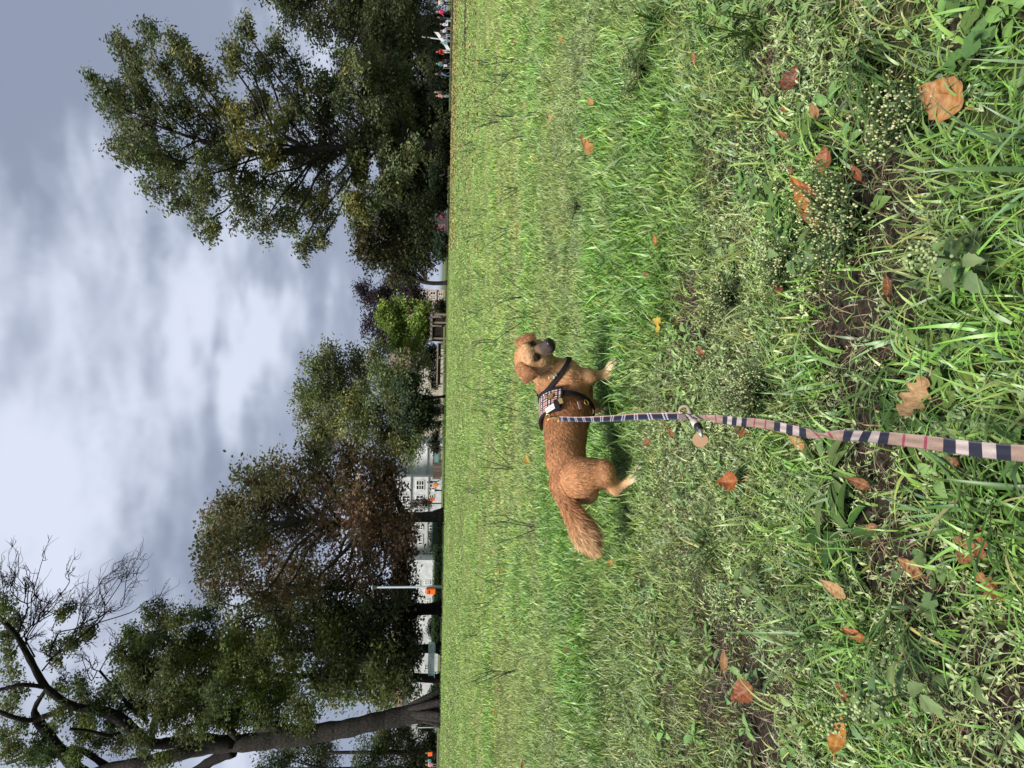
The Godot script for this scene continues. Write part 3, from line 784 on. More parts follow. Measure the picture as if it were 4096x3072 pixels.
	for l in lobes:
		var c: Vector3 = z2.call(l[0], l[1], rng.randf_range(-3.5, 3.0))
		var r: float = l[2] * 1.22 / 1.08 * d / FOCAL
		var dens: float = l[3] if l.size() > 3 else 1.0
		var shade: Color = Color(0.110, 0.140, 0.055) if rng.randf() < 0.6 else Color(0.155, 0.185, 0.060)
		shade = vary(shade, 0.15)
		for j in 11:
			var v := Vector3(rng.randfn(), rng.randfn(), rng.randfn()).normalized() * pow(rng.randf(), 0.36) * r * rng.randf_range(0.8, 1.25)
			var end := c + v + Vector3(0, -0.15 * r, 0)
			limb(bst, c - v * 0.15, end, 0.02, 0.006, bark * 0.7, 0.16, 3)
			for k in int(7.0 * r * r * dens) + 2:
				var u := rng.randf()
				var p := (c - v * 0.15).lerp(end, u) + Vector3(rng.randfn(0, 0.27), rng.randfn(0, 0.22), rng.randfn(0, 0.27)) * r
				where.append(Transform3D(Basis.from_euler(Vector3(rng.randf_range(-0.5, 0.5), rng.randf() * TAU, rng.randf_range(-0.5, 0.5))).scaled(Vector3.ONE * rng.randf_range(0.7, 1.3)), p))
				tint.append(vary(shade, 0.2))
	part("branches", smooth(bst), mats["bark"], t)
	copies("crown", leaf, mats["leaf"], t, where, tint)

# ---------------------------------------------------------------- buildings
# windows: [[px left-top X (up), px X (down), py small, py large, columns, rows], ...] on the front wall
func building(called: String, label: String, py0: float, py1: float, px_top: float, d: float, wall: Color, windows: Array, roof := Color(0.16, 0.09, 0.07), cornices: Array = [], px_base := 1772.0) -> Node3D:
	var a := at(px_base, py1, d)       # py1 is the left end as one stands
	var b := at(px_base, py0, d)
	var ground := hgt(a.x, a.z) - 0.3
	var top := at(px_top, (py0 + py1) / 2.0, d).y
	var base := Vector3((a.x + b.x) / 2.0, ground, -d)
	var t := thing(called, base, label, "building")
	var w := b.x - a.x
	var st := begin()
	box(st, Vector3(-w / 2, 0, -11), Vector3(w / 2, top - ground, 0), wall)
	var front := part("wall", st.commit(), mats["plaster"], t)
	for c in cornices:
		var y: float = at(c, (py0 + py1) / 2.0, d).y - ground
		part("cornice", box_mesh(Vector3(w + 0.1, 0.16, 0.2), wall * 0.8), mats["plaster"], front, Transform3D(Basis.IDENTITY, Vector3(0, y, 0.05)))
	st = begin()
	var h := top - ground
	st.set_color(roof)
	var ridge := h + minf(4.0, w * 0.3)
	quad(st, Vector3(-w / 2 - 0.3, h - 0.05, 0.4), Vector3(w / 2 + 0.3, h - 0.05, 0.4), Vector3(w / 2 + 0.3, ridge, -5.5), Vector3(-w / 2 - 0.3, ridge, -5.5))
	quad(st, Vector3(-w / 2 - 0.3, h - 0.05, -11.4), Vector3(-w / 2 - 0.3, ridge, -5.5), Vector3(w / 2 + 0.3, ridge, -5.5), Vector3(w / 2 + 0.3, h - 0.05, -11.4))
	for s in [-1.0, 1.0]:
		st.add_vertex(Vector3(s * w / 2, h - 0.05, 0)); st.add_vertex(Vector3(s * w / 2, ridge - 0.1, -5.5)); st.add_vertex(Vector3(s * w / 2, h - 0.05, -11))
	part("roof", st.commit(), mats["plaster"], t)
	for q in windows:
		var lo := at(q[1], q[3], d) - base
		var hi := at(q[0], q[2], d) - base
		lo.z = 0.0
		hi.z = 0.0
		window(front, lo, hi, q[4], q[5])
	return t


func window(front: Node, lo: Vector3, hi: Vector3, columns: int, rows: int) -> void:
	var size := hi - lo
	var f := 0.09
	var st := begin()
	box(st, Vector3(-f, -f, 0.004), Vector3(size.x + f, 0, 0.08), Color.WHITE)
	box(st, Vector3(-f, size.y, 0.004), Vector3(size.x + f, size.y + f, 0.08), Color.WHITE)
	box(st, Vector3(-f, 0, 0.004), Vector3(0, size.y, 0.08), Color.WHITE)
	box(st, Vector3(size.x, 0, 0.004), Vector3(size.x + f, size.y, 0.08), Color.WHITE)
	for i in range(1, columns):
		var x := size.x * i / columns
		box(st, Vector3(x - 0.05, 0, 0.004), Vector3(x + 0.05, size.y, 0.07), Color.WHITE)
	for j in range(1, rows):
		var y := size.y * j / rows
		for i in columns:
			var x0 := size.x * i / columns + (0.05 if i > 0 else 0.0)
			var x1 := size.x * (i + 1) / columns - (0.05 if i < columns - 1 else 0.0)
			box(st, Vector3(x0, y - 0.04, 0.004), Vector3(x1, y + 0.04, 0.066), Color.WHITE)
	var w := part("window", st.commit(), mats["white_frame"], front, Transform3D(Basis.IDENTITY, lo))
	# the pane belongs to the window: a thin dark sheet behind the bars
	var pane := part("pane", box_mesh(Vector3(size.x, size.y, 0.03)), mats["glass"], w, Transform3D(Basis.IDENTITY, Vector3(size.x / 2, size.y / 2, 0.02)))
	pane.name = "pane"


func build_buildings() -> void:
	var white := Color(0.74, 0.75, 0.78)
	var grey := Color(0.58, 0.59, 0.61)
	var cream := Color(0.60, 0.50, 0.37)
	building("white_house", "white rendered house with tall six-pane windows behind the walking man", 1908, 2058, 1560, 96.0, white * 0.92, [[1667, 1694, 1924, 1957, 2, 3], [1666, 1692, 1983, 2004, 2, 2], [1630, 1636, 1930, 1955, 2, 1], [1720, 1738, 1936, 1962, 2, 2], [1720, 1734, 1980, 1990, 1, 2], [1662, 1691, 2036, 2046, 1, 2], [1626, 1642, 2034, 2048, 1, 2], [1610, 1640, 1984, 2004, 2, 2]], Color(0.16, 0.1, 0.08), [1711, 1641])
	building("white_house", "blank white house wing above the brown board fence", 1775, 1907, 1630, 99.0, Color(0.76, 0.78, 0.82), [], Color(0.25, 0.25, 0.27), [1708])
	building("grey_house", "pale grey house behind the green bench with the white rail", 2085, 2236, 1600, 98.0, grey, [[1674, 1688, 2140, 2147, 1, 1], [1674, 1688, 2154, 2164, 2, 1], [1674, 1688, 2170, 2176, 1, 1], [1718, 1734, 2152, 2164, 1, 2], [1718, 1736, 2200, 2220, 2, 2], [1672, 1690, 2100, 2116, 2, 2], [1718, 1736, 2100, 2120, 2, 2]], Color(0.16, 0.1, 0.08), [1708])
	building("white_house", "white house whose small six-pane windows flank the orange bin's post", 2240, 2412, 1610, 95.0, white, [[1701, 1717, 2323, 2336, 3, 2], [1701, 1717, 2358, 2372, 3, 2], [1698, 1715, 2396, 2408, 3, 2], [1662, 1678, 2323, 2337, 2, 2]], Color(0.16, 0.1, 0.08), [])
	building("white_house", "white house seen between the two dark lime trunks", 2440, 2588, 1600, 97.0, white, [[1674, 1686, 2528, 2535, 1, 1], [1674, 1686, 2550, 2556, 1, 1], [1640, 1656, 2470, 2484, 2, 2], [1690, 1706, 2455, 2466, 2, 2]], Color(0.16, 0.1, 0.08), [])
	building("white_house", "white house seen right behind the leaning trunk and the pale bench", 2606, 2835, 1610, 98.0, white, [[1658, 1680, 2765, 2774, 1, 1], [1665, 1682, 2632, 2646, 2, 2], [1660, 1678, 2690, 2702, 2, 2], [1700, 1716, 2660, 2676, 2, 2]], Color(0.16, 0.1, 0.08), [])
	building("white_house", "distant pale house left of the leaning trunk", 2880, 2960, 1630, 125.0, grey * 0.9, [[1650, 1662, 2905, 2915, 2, 2]], Color(0.16, 0.1, 0.08), [])
	building("pink_house", "pinkish house with a red-brown shop front behind the orange bin on a thin pole", 1160, 1240, 1650, 125.0, Color(0.56, 0.43, 0.36), [[1722, 1741, 1185, 1196, 2, 2], [1722, 1741, 1168, 1178, 1, 2], [1722, 1736, 1214, 1221, 2, 1], [1690, 1706, 1186, 1197, 2, 2], [1690, 1706, 1168, 1178, 1, 2], [1756, 1770, 1190, 1200, 2, 1], [1756, 1768, 1172, 1182, 1, 2]], Color(0.2, 0.1, 0.08), [1746])
	building("cream_house", "cream house with a tiled roof half hidden behind the airy maple", 1395, 1760, 1640, 118.0, Color(0.58, 0.53, 0.45), [[1680, 1698, 1440, 1454, 2, 2], [1680, 1698, 1500, 1514, 2, 2], [1680, 1698, 1552, 1566, 2, 2], [1680, 1696, 1720, 1732, 2, 2], [1680, 1696, 1660, 1674, 2, 2]], Color(0.22, 0.17, 0.15), [])
	building("cream_house", "cream house with blue-framed windows seen left of the tallest tree's trunk", 585, 725, 1640, 108.0, Color(0.62, 0.55, 0.47), [[1716, 1732, 615, 634, 2, 2], [1702, 1728, 659, 674, 2, 2], [1670, 1690, 615, 632, 2, 2], [1668, 1690, 690, 706, 2, 2]], Color(0.2, 0.12, 0.1), [])
	building("cream_house", "orange-cream house seen between two trunks right of the tallest tree", 425, 560, 1650, 106.0, Color(0.62, 0.44, 0.25), [[1718, 1734, 462, 472, 1, 2], [1700, 1716, 505, 516, 2, 2], [1680, 1696, 440, 452, 2, 2], [1722, 1738, 540, 550, 2, 2]], Color(0.2, 0.12, 0.1), [])
	building("grey_house", "grey house with white windows behind the graffiti wall", 740, 930, 1630, 112.0, Color(0.40, 0.40, 0.43), [[1700, 1742, 802, 830, 3, 3], [1640, 1670, 800, 826, 3, 2], [1690, 1722, 868, 880, 2, 3], [1680, 1720, 750, 766, 2, 2]], Color(0.2, 0.12, 0.1), [])
	# board fence under the white wing: every board its own
	var f0 := foot(1918, 82.0)
	var f1 := foot(1782, 82.0)
	var fence := thing("board_fence", f0, "weathered brown upright board fence below the blank white wing", "fence")
	var n := 30
	var boards := [box_mesh(Vector3(0.12, 1.0, 0.025), Color(0.085, 0.060, 0.050)), box_mesh(Vector3(0.12, 1.0, 0.025), Color(0.12, 0.088, 0.074)), box_mesh(Vector3(0.12, 1.0, 0.025), Color(0.15, 0.12, 0.105))]
	for i in n:
		var p := (f1 - f0) * ((i + 0.5) / n)
		part("board", boards[rng.randi() % 3], mats["plain"], fence, Transform3D(Basis.from_euler(Vector3(0, 0, rng.randf_range(-0.02, 0.02))).scaled(Vector3(1, 1.0 + rng.randf_range(-0.06, 0.06), 1)), p + Vector3(0, 0.62, 0)))
	part("rail", box_mesh(Vector3((f1 - f0).x, 0.07, 0.04), Color(0.09, 0.065, 0.055)), mats["plain"], fence, Transform3D(Basis.IDENTITY, (f1 - f0) / 2.0 + Vector3(0, 0.85, -0.035)))
	# graffiti wall
	var g0 := foot(948, 80.0)
	var g1 := foot(838, 80.0)
	var wall := thing("graffiti_wall", (g0 + g1) / 2.0, "low dark wall sprayed with red and purple graffiti", "wall")
	part("wall_body", box_mesh(Vector3((g1 - g0).x, 1.42, 0.3), Color(0.075, 0.065, 0.070), 0.02), mats["plain"], wall, Transform3D(Basis.IDENTITY, Vector3(0, 0.7, 0)))
	var st := begin()
	for i in 15:
		var c := Vector3(rng.randf_range(-1.3, 1.3), rng.randf_range(0.3, 1.2), 0.156)
		var col: Color = [Color(0.30, 0.04, 0.06), Color(0.14, 0.10, 0.24), Color(0.24, 0.23, 0.25), Color(0.10, 0.12, 0.22)][rng.randi() % 4]
		var pts := PackedVector3Array()
		var rr := PackedFloat32Array()
		for k in 9:
			pts.append(c + Vector3(cos(k * 0.8 + i) * rng.randf_range(0.1, 0.25), sin(k * 0.8 + i) * rng.randf_range(0.1, 0.25), 0))
			rr.append(0.035)
		tube(st, pts, rr, 4, col, 0.06, Vector3(0, 0, 1))
	part("sprayed_paint", smooth(st), mats["plain"], wall)
	var box1 := thing("notice_board", foot(842, 76.0), "small white board standing at the graffiti wall's right end", "sign")
	part("board_panel", box_mesh(Vector3(0.42, 0.38, 0.03), Color(0.6, 0.6, 0.58)), mats["plain"], box1, Transform3D(Basis.IDENTITY, Vector3(0, 0.28, 0)))
	part("leg", box_mesh(Vector3(0.03, 0.2, 0.03), Color(0.2, 0.2, 0.2)), mats["plain"], box1, Transform3D(Basis.IDENTITY, Vector3(-0.15, 0.0, -0.02)))
	part("leg", box_mesh(Vector3(0.03, 0.2, 0.03), Color(0.2, 0.2, 0.2)), mats["plain"], box1, Transform3D(Basis.IDENTITY, Vector3(0.15, 0.0, -0.02)))


# ---------------------------------------------------------------- street furniture
func park_bench(called: String, label: String, group: String, where: Vector3, length: float, paint: Color, turn: float, white_rail := false, scribble := false) -> Node3D:
	var t := thing(called, where, label, "bench", group, turn)
	# front is +z
	for i in 4:
		part("seat_slat", box_mesh(Vector3(length, 0.03, 0.09), paint * (0.92 + 0.05 * i), 0.006), mats["satin"], t, Transform3D(Basis.IDENTITY, Vector3(0, 0.45, -0.17 + i * 0.105)))
	var lean := Basis(Vector3.RIGHT, -0.22)
	for i in 5:
		var c := paint * (1.0 + 0.06 * (i % 2))
		if white_rail and i == 4:
			c = Color(0.7, 0.72, 0.7)
		var slat := part("back_slat", box_mesh(Vector3(length, 0.072, 0.028), c, 0.006), mats["satin"], t, Transform3D(lean, Vector3(0, 0.53 + i * 0.083, -0.24 - i * 0.0185)))
		if scribble and i > 0 and i < 4:
			var st := begin()
			for k in 16:
				var x := -length * 0.45 + length * 0.9 * k / 16.0 + rng.randf_range(-0.02, 0.02)
				var col := Color(0.55, 0.6, 0.58) if k < 9 else Color(0.30, 0.10, 0.10)
				if (k + i) % 3 == 0:
					continue
				box(st, Vector3(x, -0.026, 0.0155), Vector3(x + 0.022, 0.026, 0.018), col)
				box(st, Vector3(x + 0.024, rng.randf_range(-0.02, 0.01), 0.0155), Vector3(x + 0.075, rng.randf_range(0.012, 0.024), 0.0178), col)
			part("scribble", st.commit(), mats["plain"], slat)
	for s in [-1.0, 1.0]:
		var st := begin()
		var iron := Color(0.016, 0.018, 0.02)
		var x: float = s * length * 0.38
		tube(st, spline([Vector3(x, 0, 0.22), Vector3(x, 0.18, 0.15), Vector3(x, 0.40, 0.19), Vector3(x, 0.43, -0.2), Vector3(x, 0.90, -0.325)], 4), PackedFloat32Array([0.022, 0.022, 0.022, 0.022, 0.022, 0.022, 0.022, 0.022, 0.022, 0.022, 0.022, 0.022, 0.022, 0.022, 0.022, 0.022, 0.02]), 6, iron)
		tube(st, spline([Vector3(x, 0, -0.32), Vector3(x, 0.2, -0.2), Vector3(x, 0.42, -0.19)], 4), PackedFloat32Array([0.022, 0.022, 0.022, 0.022, 0.022, 0.022, 0.022, 0.022, 0.022]), 6, iron)
		tube(st, PackedVector3Array([Vector3(x, 0.12, 0.17), Vector3(x, 0.12, -0.26)]), PackedFloat32Array([0.016, 0.016]), 6, iron)
		part("leg", smooth(st), mats["plain"], t)
	return t


func lamp_post(label: String, where: Vector3, height: float, r := 0.06) -> Node3D:
	var t := thing("lamp_post", where, label, "lamp post")
	var c := Color(0.26, 0.31, 0.34)
	var st := begin()
	tube(st, PackedVector3Array([Vector3(0, -0.1, 0), Vector3(0, 0.9, 0), Vector3(0, 0.92, 0), Vector3(0, height * 0.93, 0)]), PackedFloat32Array([r * 1.3, r * 1.3, r, r * 0.85]), 12, c)
	part("pole", smooth(st), mats["satin"], t)
	st = begin()
	tube(st, PackedVector3Array([Vector3(0, height * 0.93, 0), Vector3(0, height * 0.965, 0), Vector3(0, height * 0.975, 0)]), PackedFloat32Array([r * 1.1, r * 1.5, r * 1.5]), 12, c * 0.8)
	part("collar", smooth(st), mats["satin"], t)
	st = begin()
	tube(st, PackedVector3Array([Vector3(0, height * 0.975, 0), Vector3(0, height * 0.985, 0), Vector3(0, height, 0)]), PackedFloat32Array([r * 2.4, r * 2.8, r * 0.6]), 16, Color(0.3, 0.32, 0.33))
	part("lamp_head", smooth(st), mats["satin"], t)
	return t


func litter_bin(label: String, where: Vector3, size: Vector3, turn := 0.0) -> void:
	var t := thing("litter_bin", where, label, "litter bin", "", turn)
	var orange := Color(0.80, 0.135, 0.018)
	part("bin_body", box_mesh(size, orange, 0.035), mats["satin"], t)
	part("bin_hood", box_mesh(Vector3(size.x * 1.04, size.y * 0.16, size.z * 1.04), orange * 0.9, 0.03), mats["satin"], t, Transform3D(Basis.IDENTITY, Vector3(0, size.y * 0.56, 0)))
	part("opening", box_mesh(Vector3(size.x * 0.6, size.y * 0.14, 0.02), Color(0.02, 0.02, 0.02), 0.0), mats["plain"], t, Transform3D(Basis.IDENTITY, Vector3(0, size.y * 0.28, size.z * 0.5 + 0.002)))
	part("bracket", box_mesh(Vector3(0.06, size.y * 0.5, 0.05), Color(0.25, 0.27, 0.28)), mats["satin"], t, Transform3D(Basis.IDENTITY, Vector3(0, 0, -size.z * 0.5 - 0.02)))


func build_furniture() -> void:
	var post := foot(2347, 40.0)
	lamp_post("blue-grey lamp post carrying an orange bin at the path's edge", post, 4.05, 0.065)
	litter_bin("large orange litter bin hung on the blue-grey lamp post", at(1726, 2362, 39.9), Vector3(0.34, 0.46, 0.34), -0.2)
	lamp_post("slim pale lamp post on the lawn between the man and the round tree", foot(1790, 76.0), 2.9, 0.05)
	lamp_post("thin pale green post at the far left beyond the leaning trunk", foot(2908, 78.0), 2.4, 0.05)
	var lean := lamp_post("tilted grey lamp post above the white banner on the right", foot(160, 80.0), 4.6, 0.07)
	lean.rotation.z = -0.06
	litter_bin("small orange litter bin in front of the white house, right of the thick trunk", at(1731, 1997, 72.0), Vector3(0.28, 0.40, 0.28))
	litter_bin("orange litter bin in front of the pink house's shop", at(1759, 1207, 74.0), Vector3(0.26, 0.36, 0.26))
	var thin := thing("sign_post", foot(1204, 74.5), "thin grey pole standing before the pink house", "pole")
	var st := begin()
	bar(st, Vector3(0, -0.1, 0), Vector3(0, 2.3, 0), 0.03, Color(0.25, 0.26, 0.27), 8)
	part("pole", smooth(st), mats["satin"], thin)
	part("pole_cap", box_mesh(Vector3(0.07, 0.05, 0.07), Color(0.2, 0.2, 0.2)), mats["satin"], thin, Transform3D(Basis.IDENTITY, Vector3(0, 2.3, 0)))
	park_bench("park_bench", "pale mint slatted park bench with scribbled backrest at the path's left end", "", foot(2640, 48.0), 2.25, Color(0.28, 0.44, 0.38), 0.05, false, true)
	park_bench("park_bench", "dark green park bench with a white top rail beside the thick trunk", "", foot(2136, 54.0), 1.75, Color(0.055, 0.125, 0.062), -0.05, true)
	park_bench("park_bench", "distant turquoise bench in front of the brown board fence", "", foot(1822, 78.0), 1.6, Color(0.10, 0.24, 0.22), 0.0)
	# weathered wooden bench with a tall back on the right
	park_bench("wooden_bench", "grey weathered wooden bench seen from its end, right of the clipped hedge", "", foot(688, 62.0), 1.2, Color(0.22, 0.17, 0.14), 1.2)
	# pergola: heavy posts, flat roof frame, then the long low bench-like arm
	var p0 := foot(1312, 66.0)
	var pg := thing("pergola", p0, "dark timber pergola with pale posts below the yellow-green tree", "pergola")
	var s := 66.0 / FOCAL
	var post_m := box_mesh(Vector3(0.16, 1.0, 0.16), Color(0.23, 0.185, 0.15), 0.012)
	for q in [[1258, 0.0], [1291, 0.0], [1299, -1.6], [1354, 0.0], [1262, -1.8], [1350, -1.8]]:
		var x: float = at(1772, q[0], 66.0).x - p0.x
		part("post", post_m, mats["plain"], pg, Transform3D(Basis.IDENTITY.scaled(Vector3(1, 1.32, 1)), Vector3(x, 0.62, q[1])))
	var x0: float = at(1772, 1372, 66.0).x - p0.x
	var x1: float = at(1772, 1250, 66.0).x - p0.x
	for z in [0.12, -1.9]:
		part("beam", box_mesh(Vector3(x1 - x0, 0.16, 0.12), Color(0.20, 0.175, 0.155), 0.01), mats["plain"], pg, Transform3D(Basis.IDENTITY, Vector3((x0 + x1) / 2, 1.36, z)))
	for i in 7:
		part("rafter", box_mesh(Vector3(0.07, 0.1, 2.5), Color(0.10, 0.08, 0.07)), mats["plain"], pg, Transform3D(Basis.IDENTITY, Vector3(lerpf(x0 + 0.15, x1 - 0.15, i / 6.0), 1.49, -0.9)))
	part("back_panel", box_mesh(Vector3(x1 - x0 - 0.5, 1.05, 0.05), Color(0.030, 0.025, 0.022)), mats["plain"], pg, Transform3D(Basis.IDENTITY, Vector3((x0 + x1) / 2, 0.78, -2.0)))
	part("bench_board", box_mesh(Vector3(x1 - x0 - 0.4, 0.06, 0.4), Color(0.06, 0.05, 0.045)), mats["plain"], pg, Transform3D(Basis.IDENTITY, Vector3((x0 + x1) / 2, 0.42, -1.6)))
	var q0 := foot(1450, 66.0)
	var arm := thing("low_pergola", q0, "long low dark timber rail on short posts joining the pergola's left side", "rail")
	var y0: float = at(1772, 1542, 66.0).x - q0.x
	var y1: float = at(1772, 1374, 66.0).x - q0.x
	part("beam", box_mesh(Vector3(y1 - y0, 0.10, 0.5), Color(0.23, 0.20, 0.18), 0.01), mats["plain"], arm, Transform3D(Basis.IDENTITY, Vector3((y0 + y1) / 2, 0.74, 0)))
	part("board", box_mesh(Vector3(y1 - y0 - 0.1, 0.24, 0.08), Color(0.038, 0.026, 0.022)), mats["plain"], arm, Transform3D(Basis.IDENTITY, Vector3((y0 + y1) / 2, 0.56, 0.1)))
	for q in [1376, 1424, 1494, 1536]:
		part("post", box_mesh(Vector3(0.14, 0.8, 0.14), Color(0.21, 0.17, 0.14), 0.01), mats["plain"], arm, Transform3D(Basis.IDENTITY, Vector3(at(1772, q, 66.0).x - q0.x, 0.30, 0.0)))
	part("sticker", box_mesh(Vector3(0.22, 0.12, 0.01), Color(0.6, 0.62, 0.62)), mats["plain"], arm, Transform3D(Basis.IDENTITY, Vector3(at(1772, 1431, 66.0).x - q0.x, 0.58, 0.147)))

# ---------------------------------------------------------------- bodies: tapered capsules joined with a smooth minimum and meshed as surface nets
# a bone: [from, to, radius at from, radius at to, colour]; an ellipsoid: [centre, Basis of its half axes, 0, -1, colour]
class Body:
	var bones: Array = []
	var k := 0.03

	func bone(a: Vector3, b: Vector3, ra: float, rb: float, c: Color) -> void:
		bones.append([a, b, ra, rb, c, (b - a).length_squared()])

	func egg(o: Vector3, b: Basis, c: Color) -> void:
		var r := Vector3(b.x.length(), b.y.length(), b.z.length())
		bones.append([o, b.orthonormalized().transposed(), r, -1.0, c, maxf(r.x, maxf(r.y, r.z))])

	static func one(q: Array, p: Vector3) -> float:
		if q[3] is float and q[3] < 0.0:
			var v: Vector3 = q[1] * (p - q[0])
			var r: Vector3 = q[2]
			var k0 := (v / r).length()
			var k1 := (v / (r * r)).length()
			return k0 * (k0 - 1.0) / maxf(k1, 1e-6)
		var ab: Vector3 = q[1] - q[0]
		var t := clampf((p - q[0]).dot(ab) / maxf(q[5], 1e-9), 0.0, 1.0)
		return (p - q[0] - ab * t).length() - lerpf(q[2], q[3], t)

	func dist(p: Vector3) -> float:
		var f := 1e3
		for q in bones:
			var d := Body.one(q, p)
			var h := maxf(k - absf(f - d), 0.0) / k
			f = minf(f, d) - h * h * k * 0.25
		return f

	func color(p: Vector3, soft: float) -> Color:
		var sum := Vector3.ZERO
		var w := 0.0
		for q in bones:
			var d := Body.one(q, p)
			var e := exp(-maxf(d + 0.02, 0.0) / soft)
			var c: Color = q[4]
			sum += Vector3(c.r, c.g, c.b) * e
			w += e
		sum /= maxf(w, 1e-9)
		return Color(sum.x, sum.y, sum.z)

	func grad(p: Vector3) -> Vector3:
		var e := 0.003
		return Vector3(dist(p + Vector3(e, 0, 0)) - dist(p - Vector3(e, 0, 0)), dist(p + Vector3(0, e, 0)) - dist(p - Vector3(0, e, 0)), dist(p + Vector3(0, 0, e)) - dist(p - Vector3(0, 0, e))).normalized()

	# points and triangles of the zero surface
	func net(cell: float) -> Dictionary:
		var lo := Vector3.ONE * 1e3
		var hi := -lo
		var boxes := []
		for q in bones:
			var a: Vector3
			var b: Vector3
			if q[3] is float and q[3] < 0.0:
				a = q[0] - Vector3.ONE * q[5]
				b = q[0] + Vector3.ONE * q[5]
			else:
				var r: float = maxf(q[2], q[3])
				a = q[0].min(q[1]) - Vector3.ONE * r
				b = q[0].max(q[1]) + Vector3.ONE * r
			boxes.append([a, b])
			lo = lo.min(a)
			hi = hi.max(b)
		lo -= Vector3.ONE * (k + cell * 3)
		hi += Vector3.ONE * (k + cell * 3)
		var n := Vector3i(((hi - lo) / cell).ceil()) + Vector3i.ONE
		var f := PackedFloat32Array()
		f.resize(n.x * n.y * n.z)
		f.fill(1.0)
		for i in bones.size():
			var q: Array = bones[i]
			var m := k + cell * 2.5
			var a := Vector3i(((boxes[i][0] - Vector3.ONE * m - lo) / cell).floor()).clamp(Vector3i.ZERO, n - Vector3i.ONE)
			var b := Vector3i(((boxes[i][1] + Vector3.ONE * m - lo) / cell).ceil()).clamp(Vector3i.ZERO, n - Vector3i.ONE)
			for z in range(a.z, b.z + 1):
				for y in range(a.y, b.y + 1):
					var at := (z * n.y + y) * n.x
					for x in range(a.x, b.x + 1):
						var d := Body.one(q, lo + Vector3(x, y, z) * cell)
						var old := f[at + x]
						var h := maxf(k - absf(old - d), 0.0) / k
						f[at + x] = minf(old, d) - h * h * k * 0.25
		var id := PackedInt32Array()
		id.resize(f.size())
		id.fill(-1)
		var v := PackedVector3Array()
		var tri := PackedInt32Array()
		var sx := 1
		var sy := n.x
		var sz := n.x * n.y
		var corner := [0, sx, sy, sx + sy, sz, sx + sz, sy + sz, sx + sy + sz]
		var reach := cell * 1.8
		for z in n.z - 1:
			for y in n.y - 1:
				for x in n.x - 1:
					var at := (z * n.y + y) * n.x + x
					if absf(f[at]) > reach:
						continue
					var g := [f[at], f[at + corner[1]], f[at + corner[2]], f[at + corner[3]], f[at + corner[4]], f[at + corner[5]], f[at + corner[6]], f[at + corner[7]]]
					var neg := 0
					for c in 8:
						neg += 1 if g[c] < 0.0 else 0
					if neg == 0 or neg == 8:
						continue
					var sum := Vector3.ZERO
					var cnt := 0
					for e in EDGE:
						var g0: float = g[e[0]]
						var g1: float = g[e[1]]
						if (g0 < 0.0) != (g1 < 0.0):
							var t := g0 / (g0 - g1)
							sum += Vector3(e[0] & 1, (e[0] >> 1) & 1, e[0] >> 2).lerp(Vector3(e[1] & 1, (e[1] >> 1) & 1, e[1] >> 2), t)
							cnt += 1
					id[at] = v.size()
					v.append(lo + (Vector3(x, y, z) + sum / cnt) * cell)
		for z in range(1, n.z - 1):
			for y in range(1, n.y - 1):
				for x in range(1, n.x - 1):
					var at := (z * n.y + y) * n.x + x
					if absf(f[at]) > reach:
						continue
					var s := f[at] < 0.0
					for axis in 3:
						var step: int = [sx, sy, sz][axis]
						if (f[at + step] < 0.0) == s:
							continue
						var u: int = [sy, sz, sx][axis]
						var w: int = [sz, sx, sy][axis]
						var q := [id[at], id[at - u], id[at - u - w], id[at - w]]
						if q[0] < 0 or q[1] < 0 or q[2] < 0 or q[3] < 0:
							continue
						if s:
							tri.append_array([q[0], q[2], q[1], q[0], q[3], q[2]])
						else:
							tri.append_array([q[0], q[1], q[2], q[0], q[2], q[3]])
		return {"v": v, "t": tri}

	const EDGE := [[0, 1], [2, 3], [4, 5], [6, 7], [0, 2], [1, 3], [4, 6], [5, 7], [0, 4], [1, 5], [2, 6], [3, 7]]


func array_mesh(v: PackedVector3Array, nrm: PackedVector3Array, col: PackedColorArray, t: PackedInt32Array) -> ArrayMesh:
	var a := []
	a.resize(Mesh.ARRAY_MAX)
	a[Mesh.ARRAY_VERTEX] = v
	a[Mesh.ARRAY_NORMAL] = nrm
	a[Mesh.ARRAY_COLOR] = col
	a[Mesh.ARRAY_INDEX] = t
	var m := ArrayMesh.new()
	m.add_surface_from_arrays(Mesh.PRIMITIVE_TRIANGLES, a)
	return m


func body_mesh(b: Body, cell: float, soft: float) -> ArrayMesh:
	var g := b.net(cell)
	var nrm := PackedVector3Array()
	var col := PackedColorArray()
	for p in g.v:
		nrm.append(b.grad(p))
		col.append(b.color(p, soft))
	return array_mesh(g.v, nrm, col, g.t)


